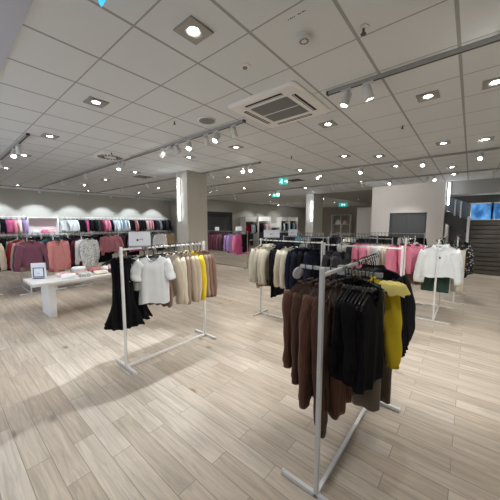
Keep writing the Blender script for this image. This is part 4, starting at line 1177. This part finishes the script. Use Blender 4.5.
# shelving units on the far left wall
for i, (y0, y1, cols) in enumerate(((13.95, 15.35, ['red', 'wine', 'white', 'sky', 'black']), (15.45, 16.95, ['black', 'charcoal', 'rose', 'white', 'pale_pink']), (17.05, 18.35, ['green', 'red', 'black', 'wine', 'red']), (18.45, 19.75, ['charcoal', 'white', 'navy', 'black', 'teal']), (19.85, 21.15, ['navy', 'teal', 'sky', 'black', 'grey']))):
    o = empty('shelving_unit', (-12.48, (y0 + y1) / 2, 0)); h = (y1 - y0) / 2; ht = [2.08, 2.12, 1.62, 2.14, 2.16][i]
    nm = ['leftmost', 'second', 'low middle', 'fourth', 'rightmost'][i]
    for s in (-1, 1): obj('side_panel', boxm(0, .46, s * h - .025, s * h + .025, 0, ht, bev=.003), M_white_lam, o)
    obj('back_panel', boxm(0, .02, -h, h, 0, ht - .32), M_dark, o)
    obj('header_panel', boxm(.0, .36, -h, h, ht - .34, ht, bev=.003), M_white_lam, o)
    obj('shelf', boxm(0, .44, -h, h, .40, .43, bev=.003), M_white_lam, o)
    rb = nb(); cyl(rb, (.25, -h, ht - .42), (.25, h, ht - .42), .012, n=8); obj('rail', rb, M_silver, o)
    tag(o, f"white framed clothes shelving unit on the far wall, {nm} of five", 'shelving', 'white shelving units on the far wall')
    far_row('y', -12.23, y0 + .05, y1 - .05, 6, ht - .42, f"of the {nm} far shelving unit", 'clothes in the far shelving units', cols, K, 2, 'the left', 50 + i, (.65, .8), (25, 55), (.12, .14))
# rear hall shelving by the back wall
o = empty('shelving_unit', (-8.6, 22.9, 0))
for x in (-.9, -.1, .7): obj('side_panel', boxm(x - .03, x + .03, -.2, .2, 0, 2.35, bev=.003), M_white_lam, o)
for z in (.6, 1.5, 2.32): obj('shelf', boxm(-.9, .7, -.2, .2, z, z + .04), M_white_lam, o)
tag(o, 'open white shelving unit on the brown back wall of the rear hall', 'shelving', 'white shelving units on the far wall')
def heap(x, y, z, rx, ry, h, key, label, seed, base=0.0):
    bm = nb(); rings = []; n = 18
    for v in (0, .25, .5, .75, .93):
        rr = math.cos(v * PI / 2) ** .6
        rings.append([bm.verts.new((rx * rr * math.cos(2 * PI * i / n) * (1 + .25 * noise.noise(Vector((i * .7, v * 3, seed)))), ry * rr * math.sin(2 * PI * i / n), h * v * (1 + .2 * noise.noise(Vector((i * .5, v, seed)))))) for i in range(n)])
    ring_faces(bm, rings); bmesh.ops.recalc_face_normals(bm, faces=bm.faces[:])
    o = obj('clothes_heap', bm, F[key], None, (x, y, z), 0, smooth=True); tag(o, label, 'folded clothes')
heap(-8.95, 22.85, 1.541, .28, .18, .42, 'white', 'white folded pile on the rear hall shelf, left side', 3)
heap(-8.3, 22.85, 1.541, .25, .18, .40, 'pale_pink', 'pale pink folded pile on the rear hall shelf, right side', 4)

# ================================================================== CAMERA, WORLD, RENDER LOOK
cam = bpy.data.cameras.new('camera'); co = link(bpy.data.objects.new('camera', cam))
cam.sensor_width = 36; cam.sensor_fit = 'HORIZONTAL'; cam.lens = 264.0 * 36 / 500; cam.clip_end = 100; cam.clip_start = .05
p, yaw = R(5.85), R(39.8)
fw = Vector((-math.sin(yaw) * math.cos(p), math.cos(yaw) * math.cos(p), -math.sin(p)))
co.location = (0, 0, 1.65); co.rotation_euler = fw.to_track_quat('-Z', 'Y').to_euler()
sc = bpy.context.scene; sc.camera = co
w = bpy.data.worlds.new('world'); sc.world = w; w.use_nodes = True
w.node_tree.nodes['Background'].inputs['Color'].default_value = (.75, .85, 1, 1); w.node_tree.nodes['Background'].inputs['Strength'].default_value = .3
# daylight from the shop window behind the camera, to the left
d = bpy.data.lights.new('window_daylight', 'AREA'); d.shape = 'RECTANGLE'; d.size = 3.5; d.size_y = 2.2; d.energy = 60; d.color = (.72, .82, 1.0)
o = link(bpy.data.objects.new('window_daylight', d)); o.location = (-5.5, YN + .05, 1.6); o.rotation_euler = (R(90), 0, 0)
vs = sc.view_settings; vs.view_transform = 'Standard'; vs.look = 'None'; vs.gamma = 1; vs.use_curve_mapping = False
vs.exposure = 0.80
sc.cycles.use_denoising = True
sc.cycles.max_bounces = 8; sc.cycles.diffuse_bounces = 5; sc.cycles.glossy_bounces = 3
sc.cycles.sample_clamp_indirect = 6.0
sc.cycles.caustics_reflective = False; sc.cycles.caustics_refractive = False
